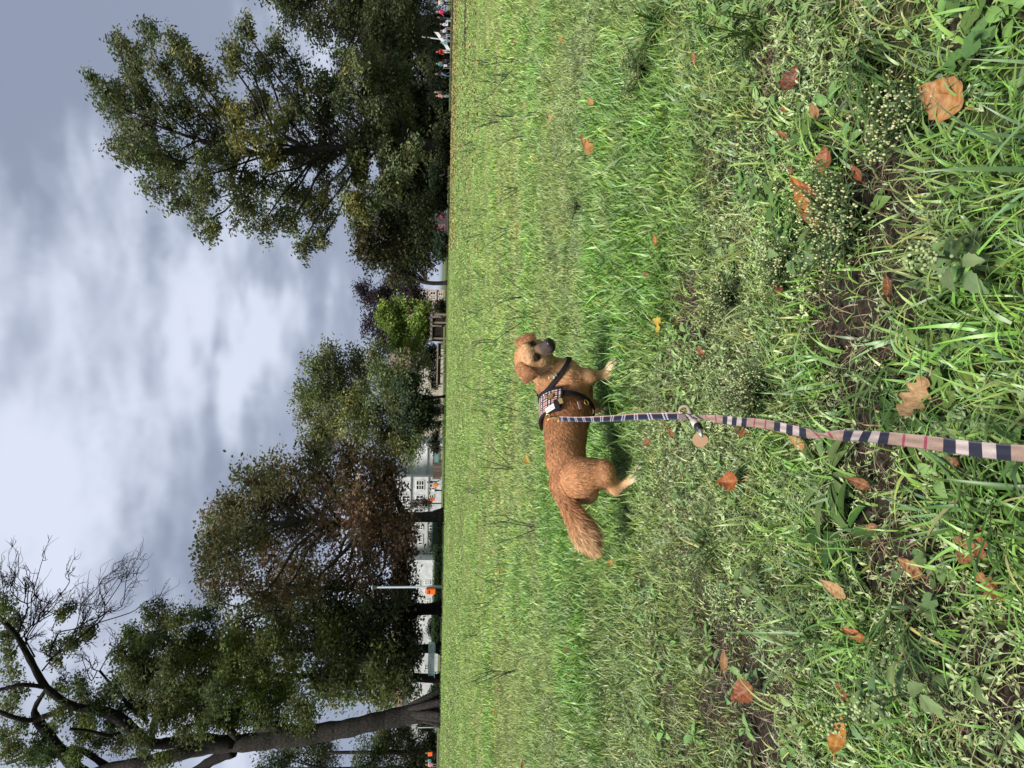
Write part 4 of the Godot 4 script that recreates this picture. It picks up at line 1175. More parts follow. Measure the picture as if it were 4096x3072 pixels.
# pose: "stand", "walk", "sit"; clothes: top and legs colours; hair colour
func person(label: String, where: Vector3, tall: float, facing: float, pose: String, top: Color, legs: Color, hair: Color, o := {}) -> Node3D:
	var t := thing("person", where, label, "person", "", facing)
	var skin := Color(0.42, 0.26, 0.19)
	var b := Body.new()
	b.k = 0.05
	var s := tall / 1.75
	var hip := 0.92
	var lean := 0.0
	if pose == "sit":
		hip = 0.48
	if pose == "crouch":
		hip = 0.40
		lean = 0.25
	if pose == "bend":
		hip = 0.86
		lean = 0.42
	var up := Vector3(0, cos(lean), sin(lean))
	var H := Vector3(0, hip, 0)
	var chest := H + up * 0.36
	var neck := H + up * 0.53
	var head := neck + Vector3(0, 0.15, 0.03 + lean * 0.12)
	b.bone(H, H + up * 0.15, 0.15, 0.135, legs.lerp(top, 0.4))
	b.bone(H + up * 0.16, chest, 0.14, 0.165, top)
	b.bone(neck - up * 0.04, head, 0.055, 0.06, skin)
	b.egg(head + Vector3(0, 0.03, 0), Basis.from_scale(Vector3(0.078, 0.115, 0.095)), skin)
	b.egg(head + Vector3(0, 0.075, -0.025), Basis.from_scale(Vector3(0.088, 0.095, 0.10)), hair)
	b.bone(head + Vector3(0, 0.005, 0.09), head + Vector3(0, -0.01, 0.105), 0.014, 0.016, skin)
	if o.get("long_hair", false):
		b.bone(head + Vector3(0, 0.04, -0.05), head + Vector3(0, -0.2, -0.08), 0.08, 0.06, hair)
	for side in [-1.0, 1.0]:
		var sh: Vector3 = H + up * 0.47 + Vector3(side * 0.175, 0, 0)
		var el: Vector3
		var ha: Vector3
		var kn: Vector3
		var an: Vector3
		var hp := H + Vector3(side * 0.09, -0.03, 0)
		match pose:
			"sit":
				kn = Vector3(side * 0.12, 0.50, 0.42)
				an = Vector3(side * 0.12, 0.09, 0.40)
				el = sh + Vector3(side * 0.06, -0.25, 0.10)
				ha = el + Vector3(-side * 0.08, -0.06, 0.24)
			"crouch":
				kn = Vector3(side * 0.16, 0.46, 0.36)
				an = Vector3(side * 0.14, 0.09, 0.05)
				el = sh + Vector3(side * 0.05, -0.22, 0.16)
				ha = el + Vector3(-side * 0.06, -0.12, 0.20)
			"walk":
				kn = Vector3(side * 0.10, 0.48, side * 0.16 + 0.05)
				an = Vector3(side * 0.09, 0.09, side * 0.26 - 0.04)
				el = sh + Vector3(side * 0.07, -0.27, -side * 0.10)
				ha = el + Vector3(-side * 0.02, -0.20, 0.10 - side * 0.08)
			_:
				kn = Vector3(side * 0.10, 0.48, 0.03)
				an = Vector3(side * 0.11, 0.09, -0.02)
				el = sh + Vector3(side * 0.08, -0.27, -0.01)
				ha = el + Vector3(-side * 0.03, -0.19, 0.14)
				if pose == "bend":
					ha = el + Vector3(-side * 0.06, -0.18, 0.18)
		b.bone(chest + up * 0.07, sh, 0.11, 0.062, top)
		b.bone(sh, el, 0.056, 0.044, top)
		b.bone(el, el.lerp(ha, 0.8), 0.042, 0.033, skin if o.get("short_sleeves", false) else top)
		b.bone(el.lerp(ha, 0.82), ha, 0.03, 0.038, skin)
		b.bone(hp, kn, 0.10, 0.065, legs)
		b.bone(kn, an, 0.063, 0.045, skin if o.get("bare_legs", false) else legs)
		b.bone(an + Vector3(0, -0.04, -0.02), an + Vector3(side * 0.02, -0.05, 0.16), 0.045, 0.035, o.get("shoes", Color(0.05, 0.05, 0.055)))
	if o.has("cap"):
		b.egg(head + Vector3(0, 0.115, -0.005), Basis.from_scale(Vector3(0.095, 0.05, 0.11)), o.cap)
		b.bone(head + Vector3(-0.04, 0.10, 0.11), head + Vector3(0.04, 0.10, 0.15), 0.025, 0.02, o.cap)
	if o.has("skirt"):
		b.bone(H, H + Vector3(0, -0.4, 0), 0.16, 0.24, o.skirt)
	part("body", body_mesh(b, 0.034, 0.012), mats["skin"], t).scale = Vector3.ONE * s
	return t


func build_people() -> void:
	var jeans := Color(0.10, 0.16, 0.26)
	var black := Color(0.02, 0.02, 0.024)
	var brown := Color(0.05, 0.03, 0.02)
	var blond := Color(0.25, 0.17, 0.09)
	person("person in a cap, navy top and grey trousers walking on the lawn", foot(1929, 78.0), 1.70, -1.6, "walk", Color(0.025, 0.035, 0.10), Color(0.32, 0.36, 0.44), brown, {"cap": Color(0.55, 0.55, 0.56), "shoes": Color(0.5, 0.5, 0.48)})
	person("person in a white top and black trousers leaning over beside the walking man", foot(1962, 77.0), 1.50, 1.4, "bend", Color(0.6, 0.62, 0.66), black, brown, {})
	var bag := thing("orange_bag", foot(1940, 76.6) + Vector3(0, 0.72, 0), "bright orange bag held between the walking man and the leaning person", "bag")
	part("bag_body", box_mesh(Vector3(0.34, 0.55, 0.22), Color(0.85, 0.22, 0.02), 0.05), mats["satin"], bag)
	part("strap", box_mesh(Vector3(0.05, 0.22, 0.05), Color(0.5, 0.14, 0.02), 0.01), mats["satin"], bag, Transform3D(Basis.IDENTITY, Vector3(0, 0.36, 0)))
	# the crowd on the right, listed from the edge inwards
	var d := 78.0
	person("person in a pale jacket at the right edge of the crowd", foot(12, d), 1.75, 2.6, "stand", Color(0.5, 0.47, 0.44), black, blond, {"long_hair": true})
	person("person in black standing behind the pale jacket", foot(-10, d + 1), 1.8, 2.0, "stand", black, Color(0.1, 0.1, 0.12), brown)
	person("person with a bright pink bag over dark clothes", foot(48, d), 1.66, -1.5, "walk", Color(0.65, 0.07, 0.17), black, Color(0.3, 0.3, 0.3))
	person("person in dark clothes and white shoes beside the pink top", foot(72, d - 1), 1.55, 1.2, "stand", black, Color(0.05, 0.07, 0.09), brown, {"shoes": Color(0.6, 0.6, 0.6)})
	person("seated person in a white shirt and white trousers in the crowd", foot(98, d - 1), 1.6, 1.3, "sit", Color(0.62, 0.63, 0.70), Color(0.62, 0.63, 0.70), blond, {})
	person("seated person with pale top just left of the white trousers", foot(124, d - 0.5), 1.6, 0.4, "sit", Color(0.45, 0.48, 0.56), Color(0.08, 0.08, 0.1), brown, {"bare_legs": true})
	person("person in a dark coat half behind the banner", foot(136, d + 1.5), 1.72, 0.3, "stand", Color(0.07, 0.055, 0.05), black, brown)
	person("seated person in grey under the white banner", foot(150, d - 0.5), 1.6, 0.2, "sit", Color(0.14, 0.14, 0.15), Color(0.35, 0.37, 0.42), Color(0.3, 0.28, 0.26))
	person("seated person in turquoise under the white banner", foot(172, d - 0.6), 1.55, 0.3, "sit", Color(0.10, 0.36, 0.40), Color(0.30, 0.30, 0.36), brown)
	person("person in a red jacket with white trousers at the banner's low end", foot(205, d - 1.2), 1.66, -0.8, "bend", Color(0.50, 0.02, 0.03), Color(0.66, 0.64, 0.62), Color(0.35, 0.03, 0.04), {})
	person("seated person in black left of the red jacket", foot(252, d - 1), 1.6, 0.6, "sit", black, Color(0.03, 0.03, 0.05), brown)
	person("person in teal standing behind the small white table", foot(257, d + 2.0), 1.62, 0.2, "stand", Color(0.06, 0.20, 0.22), Color(0.05, 0.05, 0.06), Color(0.12, 0.07, 0.05))
	person("person in black top and blue jeans walking alone, left of the crowd", foot(297, d), 1.68, -1.5, "walk", Color(0.025, 0.027, 0.035), jeans, brown)
	person("person with grey hair and olive top on the path by the dark trunk", foot(371, d + 1), 1.68, 1.4, "stand", Color(0.13, 0.12, 0.08), black, Color(0.35, 0.3, 0.27))
	person("person in a pink top standing left of the grey-haired person", foot(384, d + 1), 1.58, -1.4, "stand", Color(0.50, 0.25, 0.24), Color(0.3, 0.3, 0.33), brown)
	# white banner on two poles and a small white table
	var b0 := at(1786, 198, d - 0.4)
	var b1 := at(1737, 128, d + 0.6)
	var ban := thing("banner", b0, "long white banner slanting down over the seated people", "banner")
	var st := begin()
	st.set_color(Color(0.68, 0.70, 0.67))
	var n := 8
	for i in n:
		var u0 := float(i) / n
		var u1 := float(i + 1) / n
		var q := [(b1 - b0) * u0, (b1 - b0) * u1]
		var sag0 := Vector3(0, -0.06 * sin(PI * u0), 0.05 * sin(u0 * 9.0))
		var sag1 := Vector3(0, -0.06 * sin(PI * u1), 0.05 * sin(u1 * 9.0))
		var dn := Vector3(-0.05, -0.42, 0.1)
		quad(st, q[0] + sag0, q[1] + sag1, q[1] + sag1 + dn, q[0] + sag0 + dn)
		quad(st, q[0] + sag0 + Vector3(0, 0, -0.012), q[0] + sag0 + dn + Vector3(0, 0, -0.012), q[1] + sag1 + dn + Vector3(0, 0, -0.012), q[1] + sag1 + Vector3(0, 0, -0.012))
	part("cloth", smooth(st), mats["plain"], ban)
	for e in [Vector3.ZERO, b1 - b0]:
		st = begin()
		var g: float = hgt(0, -d) - b0.y
		bar(st, Vector3(e.x, g, e.z - 0.03), e + Vector3(0, 0.08, -0.03), 0.022, Color(0.2, 0.2, 0.2))
		part("pole", smooth(st), mats["satin"], ban)
	var tb := thing("folding_table", foot(262, d - 0.2), "small white table among the people left of the banner", "table")
	part("table_top", box_mesh(Vector3(0.44, 0.05, 0.5), Color(0.7, 0.7, 0.72), 0.01), mats["satin"], tb, Transform3D(Basis.IDENTITY, Vector3(0, 0.72, 0)))
	part("table_cloth", box_mesh(Vector3(0.45, 0.34, 0.02), Color(0.66, 0.66, 0.70), 0.005), mats["plain"], tb, Transform3D(Basis.IDENTITY, Vector3(0, 0.55, 0.262)))
	for e in [[-0.19, -0.2], [0.19, -0.2], [-0.19, 0.2], [0.19, 0.2]]:
		part("leg", box_mesh(Vector3(0.03, 0.7, 0.03), Color(0.4, 0.4, 0.4)), mats["satin"], tb, Transform3D(Basis.IDENTITY, Vector3(e[0], 0.35, e[1])))
	# seated people at the far left edge
	person("seated person in black beyond the leaning trunk, nearest it", foot(3010, 80.0), 1.7, 0.5, "sit", black, Color(0.02, 0.03, 0.04), brown)
	person("seated person in teal at the far left edge", foot(3040, 80.0), 1.7, -0.4, "sit", Color(0.04, 0.28, 0.34), black, brown)
	person("seated person in a pink top at the far left corner", foot(3056, 79.5), 1.65, 0.2, "sit", Color(0.55, 0.30, 0.30), Color(0.4, 0.3, 0.28), blond)
	var frame := thing("camp_chair", foot(3019, 79.4), "orange-backed folding chair among the seated people at the far left", "chair")
	for e in [[-0.2, 0.18], [0.2, 0.18], [-0.2, -0.18], [0.2, -0.18]]:
		part("leg", box_mesh(Vector3(0.03, 0.42, 0.03), Color(0.1, 0.1, 0.1)), mats["satin"], frame, Transform3D(Basis.IDENTITY, Vector3(e[0], 0.21, e[1])))
	part("seat", box_mesh(Vector3(0.46, 0.04, 0.42), Color(0.03, 0.03, 0.035), 0.01), mats["plain"], frame, Transform3D(Basis.IDENTITY, Vector3(0, 0.43, 0)))
	part("backrest", box_mesh(Vector3(0.46, 0.5, 0.04), Color(0.85, 0.16, 0.03), 0.015), mats["satin"], frame, Transform3D(Basis.IDENTITY, Vector3(0, 0.75, -0.2)))

# ---------------------------------------------------------------- the dog
var dog: Node3D
var dog_body := Body.new()
var dog_head := Body.new()
var hook_at := Vector3.ZERO


func plaid(along: int, across: int) -> ImageTexture:
	# woven check: tan ground, navy and cream bars, pairs of thin red lines
	var im := Image.create_empty(along, across, false, Image.FORMAT_RGB8)
	var tan_c := Color(0.54, 0.455, 0.41)
	var navy := Color(0.15, 0.16, 0.21)
	var cream := Color(0.63, 0.58, 0.565)
	var red := Color(0.50, 0.23, 0.29)
	for x in along:
		var u := float(x) / along
		var c := tan_c
		if u < 0.50:
			c = navy if int(u / 0.10) % 2 == 0 else cream
		elif (u > 0.635 and u < 0.662) or (u > 0.835 and u < 0.862):
			c = red
		for y in across:
			var v := float(y) / across
			var q := c
			if v < 0.10 or v > 0.93:
				q = q.lerp(cream if v < 0.1 else navy, 0.30)
			var weave := 0.88 + 0.16 * ((x + y) % 2) + 0.26 * (rng.randf() - 0.5) + 0.10 * sin(x * 0.021) * sin(y * 0.2)
			im.set_pixel(x, y, Color(q.r * weave, q.g * weave, q.b * weave))
	im.generate_mipmaps()
	return ImageTexture.create_from_image(im)


func harness_check() -> ImageTexture:
	var n := 128
	var im := Image.create_empty(n, n, false, Image.FORMAT_RGB8)
	var tan_c := Color(0.70, 0.55, 0.51)
	var navy := Color(0.085, 0.095, 0.145)
	var cream := Color(0.80, 0.74, 0.72)
	for x in n:
		for y in n:
			var u := fmod(x / 64.0, 1.0)
			var v := fmod(y / 64.0, 1.0)
			var a := 0 if u > 0.45 else (1 if int(u / 0.15) % 2 == 0 else 2)
			var b := 0 if v > 0.45 else (1 if int(v / 0.15) % 2 == 0 else 2)
			var c := tan_c
			if a == 1 or b == 1:
				c = navy if a == b or (x + y) % 2 == 0 else tan_c.lerp(navy, 0.8)
			elif a == 2 or b == 2:
				c = cream
			if (u > 0.68 and u < 0.73) or (v > 0.68 and v < 0.73):
				c = c.lerp(Color(0.55, 0.1, 0.18), 0.7)
			var w := 0.92 + 0.14 * ((x + y) % 2)
			im.set_pixel(x, y, Color(c.r * w, c.g * w, c.b * w))
	im.generate_mipmaps()
	return ImageTexture.create_from_image(im)


func dog_dist(p: Vector3) -> float:
	return minf(dog_body.dist(p), dog_head.dist(p))


func dog_grad(p: Vector3) -> Vector3:
	var e := 0.004
	return Vector3(dog_dist(p + Vector3(e, 0, 0)) - dog_dist(p - Vector3(e, 0, 0)), dog_dist(p + Vector3(0, e, 0)) - dog_dist(p - Vector3(0, e, 0)), dog_dist(p + Vector3(0, 0, e)) - dog_dist(p - Vector3(0, 0, e))).normalized()


func dog_hit(px: float, py: float, off := 0.012) -> Vector3:
	# where the coat lies below a point of the photograph, in the dog's own space
	var r := ray(px, py).normalized()
	var t := 2.2
	for i in 70:
		var q := EYE + r * t - dog.position
		var d := dog_dist(q) - off
		if d < 0.0008:
			break
		t += maxf(d * 0.8, 0.0008)
		if t > 4.0:
			break
	return EYE + r * t - dog.position


func coat_out(o: Vector3, dir: Vector3, off: float) -> Vector3:
	var t := 0.22
	for i in 40:
		var d := dog_body.dist(o + dir * t) - off
		if absf(d) < 0.0006:
			break
		t -= d * 0.8
	return o + dir * t


func belt(center: Vector3, axis: Vector3, width: float, off: float, thick: float, from := 0.0, to := TAU, n := 56) -> ArrayMesh:
	var side := axis.cross(Vector3.UP).normalized()
	var up := side.cross(axis).normalized()
	var st := begin()
	st.set_color(Color.WHITE)
	var rows: Array = []
	for i in n + 1:
		var a := lerpf(from, to, float(i) / n)
		var dir := up * cos(a) + side * sin(a)
		var q := []
		for s in [-0.5, 0.5]:
			var p := coat_out(center + axis * width * s, dir, off)
			q.append(p)
			q.append(p + dir * thick)
		rows.append(q)
	for i in n:
		var a: Array = rows[i]
		var b: Array = rows[i + 1]
		var v := float(i) / n * 8.0
		for e in [[1, 3], [3, 2], [2, 0], [0, 1]]:
			for k in [[a, e[0], v, 0], [a, e[1], v, 1], [b, e[1], v + 8.0 / n, 1], [a, e[0], v, 0], [b, e[1], v + 8.0 / n, 1], [b, e[0], v + 8.0 / n, 0]]:
				st.set_uv(Vector2(k[2], k[3]))
				st.add_vertex(k[0][k[1]])
	return st.commit()


func ring_mesh(r: float, thick: float) -> TorusMesh:
	var m := TorusMesh.new()
	m.inner_radius = r - thick
	m.outer_radius = r + thick
	m.rings = 24
	m.ring_segments = 10
	return m


func build_dog() -> void:
	var origin := foot(1750, 2.92)
	origin.x = at(2450, 1700, 2.92).x
	origin.y = hgt(origin.x, origin.z)
	dog = thing("dog", origin, "small tan dog with white paws in a plaid harness, looking back at the camera", "dog")
	var P := func(px: float, py: float, d: float) -> Vector3: return at(px, py, d) - origin
	var tan_c := Color(0.450, 0.225, 0.108)
	var red := Color(0.375, 0.170, 0.078)
	var pale := Color(0.570, 0.360, 0.195)
	var cream := Color(0.640, 0.520, 0.390)
	var b := dog_body
	b.k = 0.035
	var pelvis: Vector3 = P.call(2278, 1925, 2.80)
	var loin: Vector3 = P.call(2262, 1830, 2.87)
	var mid: Vector3 = P.call(2262, 1748, 2.94)
	var rib: Vector3 = P.call(2266, 1660, 3.00)
	var chest: Vector3 = P.call(2272, 1585, 3.06)
	var front: Vector3 = P.call(2284, 1532, 3.10)
	var nape: Vector3 = P.call(2215, 1535, 3.08)
	var throat: Vector3 = P.call(2178, 1478, 3.05)
	b.bone(front, chest, 0.066, 0.090, tan_c)
	b.bone(chest, rib, 0.090, 0.093, red)
	b.bone(rib, mid, 0.093, 0.080, red)
	b.bone(mid, loin, 0.079, 0.074, tan_c)
	b.bone(loin, pelvis, 0.074, 0.069, tan_c)
	b.bone(throat, nape, 0.058, 0.070, tan_c)
	b.bone(nape, chest, 0.070, 0.080, red)
	b.bone(throat, P.call(2262, 1492, 3.05), 0.050, 0.062, pale)
	# tail: root, then a thick plume
	var tail := [P.call(2238, 1942, 2.80), P.call(2258, 1990, 2.77), P.call(2285, 2040, 2.75), P.call(2318, 2095, 2.74), P.call(2345, 2145, 2.73), P.call(2362, 2178, 2.73)]
	var tr := [0.026, 0.022, 0.024, 0.029, 0.030, 0.016]
	for i in 5:
		b.bone(tail[i], tail[i + 1], tr[i], tr[i + 1], [red, tan_c, tan_c, pale, pale][i])
	# near hind leg
	b.bone(pelvis, P.call(2335, 1905, 2.74), 0.066, 0.066, tan_c)
	b.bone(P.call(2325, 1908, 2.74), P.call(2408, 1886, 2.71), 0.068, 0.046, tan_c)
	b.bone(P.call(2412, 1892, 2.71), P.call(2462, 1958, 2.75), 0.038, 0.017, tan_c)
	b.bone(P.call(2462, 1957, 2.75), P.call(2545, 1908, 2.71), 0.0165, 0.0150, pale)
	b.bone(P.call(2548, 1908, 2.71), P.call(2568, 1880, 2.69), 0.020, 0.020, cream)
	b.bone(P.call(2564, 1884, 2.69), P.call(2574, 1864, 2.670), 0.015, 0.0105, cream)
	b.bone(P.call(2566, 1890, 2.71), P.call(2570, 1872, 2.695), 0.018, 0.013, cream)
	# buttock and the far hind leg behind it
	b.bone(P.call(2285, 1962, 2.84), P.call(2350, 1972, 2.80), 0.054, 0.044, pale)
	b.bone(P.call(2290, 1955, 2.90), P.call(2400, 1905, 2.92), 0.062, 0.044, tan_c)
	b.bone(P.call(2400, 1905, 2.92), P.call(2440, 1945, 2.93), 0.036, 0.020, tan_c)
	b.bone(P.call(2440, 1945, 2.93), P.call(2500, 1912, 2.90), 0.020, 0.017, pale)
	b.bone(P.call(2502, 1910, 2.90), P.call(2512, 1888, 2.88), 0.019, 0.016, cream)
	# near front leg
	b.bone(P.call(2275, 1522, 3.03), P.call(2352, 1508, 3.02), 0.056, 0.031, tan_c)
	b.bone(P.call(2350, 1508, 3.02), P.call(2428, 1498, 3.04), 0.0255, 0.0165, pale)
	b.bone(P.call(2428, 1497, 3.04), P.call(2452, 1474, 3.03), 0.0175, 0.0165, pale)
	b.bone(P.call(2452, 1470, 3.03), P.call(2463, 1450, 3.01), 0.019, 0.016, cream)
	b.bone(P.call(2456, 1464, 3.02), P.call(2466, 1446, 3.00), 0.015, 0.012, cream)
	# far front leg
	b.bone(P.call(2300, 1600, 3.20), P.call(2370, 1625, 3.22), 0.050, 0.028, tan_c)
	b.bone(P.call(2365, 1625, 3.22), P.call(2412, 1638, 3.24), 0.024, 0.016, pale)
	b.bone(P.call(2412, 1638, 3.24), P.call(2440, 1626, 3.22), 0.019, 0.018, cream)
	# breast keel
	b.bone(P.call(2330, 1560, 3.10), P.call(2325, 1660, 3.02), 0.045, 0.040, pale)
	# the head, turned back over the shoulder
	var h := dog_head
	h.k = 0.016
	var fw: Vector3 = (upright * Vector3(0.44, -0.50, 0.75)).normalized()
	var uh: Vector3 = upright * Vector3(-0.06, 0.82, 0.50)
	uh = (uh - fw * uh.dot(fw)).normalized()
	var rh := fw.cross(uh).normalized()          # towards the right of the picture held upright is -rh or rh: the dog's own right
	var eyes: Vector3 = P.call(2139, 1402, 2.95)
	var c0 := eyes - fw * 0.052 - uh * 0.010
	var frame := Basis(rh, uh, fw)
	var e := func(x: float, y: float, z: float) -> Vector3: return c0 + rh * x + uh * y + fw * z
	h.egg(e.call(0, 0.004, -0.006), frame * Basis.from_scale(Vector3(0.063, 0.054, 0.062)), tan_c)
	h.egg(e.call(0, 0.018, 0.022), frame * Basis.from_scale(Vector3(0.046, 0.036, 0.036)), pale)
	for s in [-1.0, 1.0]:
		h.egg(e.call(s * 0.034, -0.028, 0.016), frame * Basis.from_scale(Vector3(0.030, 0.034, 0.042)), pale)
		h.egg(e.call(s * 0.023, 0.033, 0.042), frame * Basis.from_scale(Vector3(0.017, 0.010, 0.013)), pale)
		h.egg(e.call(s * 0.0145, -0.034, 0.094), frame * Basis.from_scale(Vector3(0.0165, 0.016, 0.027)), Color(0.13, 0.09, 0.078))
		h.bone(e.call(s * 0.012, -0.050, 0.040), e.call(s * 0.006, -0.050, 0.098), 0.020, 0.011, Color(0.22, 0.165, 0.125))
	h.bone(e.call(0, -0.014, 0.045), e.call(0, -0.022, 0.108), 0.028, 0.0165, Color(0.24, 0.155, 0.115))
	h.egg(e.call(0, -0.020, 0.116), frame * Basis.from_scale(Vector3(0.016, 0.013, 0.012)), Color(0.10, 0.09, 0.09))
	h.bone(e.call(0, -0.045, 0.02), throat, 0.045, 0.058, pale)
	h.bone(e.call(0, -0.005, -0.03), throat, 0.050, 0.060, tan_c)
	# ears: folded flaps, the one on the left of the upright picture hanging towards the viewer
	var ear_dark := Color(0.22, 0.105, 0.055)
	# meshes: trunk, limbs and head as one figure
	var g := b.net(0.0085)
	var g2 := h.net(0.0048)
	var v: PackedVector3Array = g.v
	var t: PackedInt32Array = g.t
	var n0 := v.size()
	v.append_array(g2.v)
	for i in g2.t:
		t.append(i + n0)
	var nrm := PackedVector3Array()
	var col := PackedColorArray()
	var n1 := v.size()
	var left_eye: Vector3 = e.call(-0.0290, 0.010, 0.0485)
	var right_eye: Vector3 = e.call(0.0290, 0.010, 0.0485)
	var tip: Vector3 = e.call(0, -0.020, 0.121)
	var mottle := FastNoiseLite.new()
	mottle.frequency = 14.0
	var back := upright * Vector3(-0.7, 0, 0.7)
	for i in n1:
		var p := v[i]
		var body := i < n0
		nrm.append((b if body else h).grad(p))
		var c := (b if body else h).color(p, 0.010 if body else 0.007)
		if body:
			# paler underside, cream seat below the tail root
			var low := smoothstep(0.17, 0.05, p.y) * 0.25
			c = c.lerp(pale, low)
			if (p - P.call(2335, 1990, 2.86)).length() < 0.10:
				c = c.lerp(cream, smoothstep(0.095, 0.045, (p - P.call(2335, 1990, 2.86)).length()))
			if p.y < 0.035:
				c = c.lerp(cream, 0.8)
		else:
			var dn := (p - tip).length()
			c = c.lerp(Color(0.050, 0.041, 0.040), 0.90 * smoothstep(0.078, 0.038, dn))
			for ey in [left_eye, right_eye]:
				c = c.lerp(Color(0.05, 0.035, 0.028), 0.9 * smoothstep(0.0225, 0.0165, (p - ey).length()))
			var chin: float = (p - (e.call(0, -0.05, 0.06) as Vector3)).length()
			c = c.lerp(cream * 0.8, 0.6 * smoothstep(0.04, 0.015, chin))
		var k := 1.0 + 0.16 * mottle.get_noise_3dv(p)
		col.append(Color(c.r * k, c.g * k, c.b * k))
	# the two drooping ears grow out of the same skin
	flap([[P.call(2062, 1480, 2.985), P.call(2061, 1465, 2.975), P.call(2073, 1450, 2.962)], [P.call(2076, 1512, 2.972), P.call(2086, 1490, 2.940), P.call(2112, 1467, 2.942)], [P.call(2098, 1537, 2.962), P.call(2128, 1522, 2.945), P.call(2152, 1499, 2.945)]], v, t, nrm, col, tan_c.lerp(ear_dark, 0.35), ear_dark * 0.62)
	flap([[P.call(2064, 1386, 2.955), P.call(2058, 1374, 2.970), P.call(2066, 1360, 2.99)], [P.call(2092, 1371, 2.930), P.call(2088, 1354, 2.935), P.call(2090, 1336, 2.97)], [P.call(2114, 1367, 2.920), P.call(2142, 1356, 2.915), P.call(2126, 1335, 2.945)]], v, t, nrm, col, tan_c.lerp(ear_dark, 0.3), ear_dark * 0.8)
	part("body", array_mesh(v, nrm, col, t), mats["fur"], dog)
	# eyes and nose
	for ey in [left_eye, right_eye]:
		var sm := SphereMesh.new()
		sm.radius = 0.0135
		sm.height = 0.027
		var eye := part("eye", sm, mats["eye"], dog, Transform3D(Basis.IDENTITY, ey - fw * 0.0005))
		eye.name = "eye" if ey == left_eye else "eye_001"
		# dark lids round the eye
		var lid := part("eyelid", ring_mesh(0.0118, 0.0028), mat("lid", Color(0.03, 0.02, 0.016), 0.5), dog, Transform3D(Basis(rh, fw, -uh), ey + fw * 0.0072))
		lid.scale = Vector3(1.1, 1.0, 0.86)
	var nst := begin()
	var nm := Body.new()
	nm.k = 0.006
	nm.egg(e.call(0, -0.015, 0.122), frame * Basis.from_scale(Vector3(0.0165, 0.0115, 0.010)), Color.BLACK)
	nm.egg(e.call(0, -0.023, 0.123), frame * Basis.from_scale(Vector3(0.009, 0.010, 0.008)), Color.BLACK)
	for s in [-1.0, 1.0]:
		nm.egg(e.call(s * 0.0105, -0.019, 0.124), frame * Basis.from_scale(Vector3(0.007, 0.008, 0.008)), Color.BLACK)
	part("nose", body_mesh(nm, 0.0022, 0.01), mats["nose"], dog)
	# mouth line under the muzzle
	var mst := begin()
	for s in [-1.0, 1.0]:
		var pts := PackedVector3Array()
		for k in 9:
			var u := k / 8.0
			var q: Vector3 = e.call(s * (0.004 + 0.030 * pow(u, 0.8)), -0.038 - 0.008 * sin(u * PI), 0.118 - 0.056 * u)
			for j in 8:
				q -= h.grad(q) * (h.dist(q) - 0.0012) * 0.8
			pts.append(q)
		tube(mst, pts, PackedFloat32Array([0.0016, 0.0022, 0.0026, 0.003, 0.0032, 0.0034, 0.0034, 0.003, 0.002]), 6, Color(0.03, 0.02, 0.018))
	part("lips", smooth(mst), mats["satin"], dog)
	# coat: short tapered locks laid along the body
	coat(v, nrm, col, t, n0, n1, fw, left_eye, right_eye, tip, tail)
	# ------------------------------------------------ harness
	var hs := Node3D.new()
	hs.name = "harness"
	dog.add_child(hs)
	var ax := (rib - chest).normalized()
	var rc := chest.lerp(rib, 0.62)
	part("girth_strap", belt(rc, ax, 0.022, 0.009, 0.003), mats["black_web"], hs)
	var neck_ax := (upright * Vector3(0.6, 0.8, 0.1)).normalized()
	part("neck_strap", belt(P.call(2210, 1515, 3.07), neck_ax, 0.017, 0.009, 0.003), mats["black_web"], hs)
	var check := mat("check", Color(1, 1, 1), 0.85)
	check.albedo_texture = harness_check()
	var panel := belt(chest.lerp(rib, 0.98), ax, 0.105, 0.014, 0.006, -1.25, 0.6, 24)
	check.uv1_scale = Vector3(0.28, 1.6, 1)
	part("back_panel", panel, check, hs)
	var side := ax.cross(Vector3.UP).normalized()
	var upv := side.cross(ax).normalized()
	# binding along the panel's front and rear edges
	for s in [0.45, 1.51]:
		part("binding", belt(chest.lerp(rib, s), ax, 0.012, 0.017, 0.005, -1.25, 0.6, 24), mats["black_web"], hs)
	# cloth label with a line of dark stitching
	var lo: Vector3 = dog_hit(2200, 1634, 0.022)
	var lb := label_frame(lo)
	var lm := box_mesh(Vector3(0.046, 0.024, 0.002), Color(0.68, 0.66, 0.61), 0.0004)
	var tagm := part("cloth_label", lm, mats["plain"], hs, Transform3D(lb, lo))
	var sst := begin()
	for i in 9:
		var x := -0.018 + i * 0.0045
		box(sst, Vector3(x, -0.005, 0.0012), Vector3(x + 0.0009, 0.005 if i % 3 != 1 else 0.001, 0.0016), Color(0.12, 0.11, 0.11))
		if i % 2 == 0:
			box(sst, Vector3(x + 0.001, -0.005, 0.0012), Vector3(x + 0.0036, -0.0042, 0.0015), Color(0.12, 0.11, 0.11))
	part("stitched_lettering", sst.commit(), mats["plain"], tagm)
	# metal fittings
	var fit := func(called: String, px: float, py: float, off: float, mesh: Mesh, m: Material, turn := Basis.IDENTITY) -> MeshInstance3D:
		var p: Vector3 = dog_hit(px, py, off)
		return part(called, mesh, m, hs, Transform3D(label_frame(p) * turn, p))
	var flat := Basis(Vector3.RIGHT, PI / 2)
	fit.call("name_tag_ring", 2176, 1587, 0.024, ring_mesh(0.0115, 0.0017), mats["steel"], flat)
	var disc := CylinderMesh.new()
	disc.top_radius = 0.014
	disc.bottom_radius = 0.014
	disc.height = 0.002
	fit.call("name_tag", 2202, 1585, 0.022, disc, mat("bronze", Color(0.20, 0.13, 0.05), 0.45), flat)
	fit.call("buckle", 2238, 1606, 0.020, box_mesh(Vector3(0.030, 0.026, 0.006), Color.WHITE, 0.002), mats["brass"])
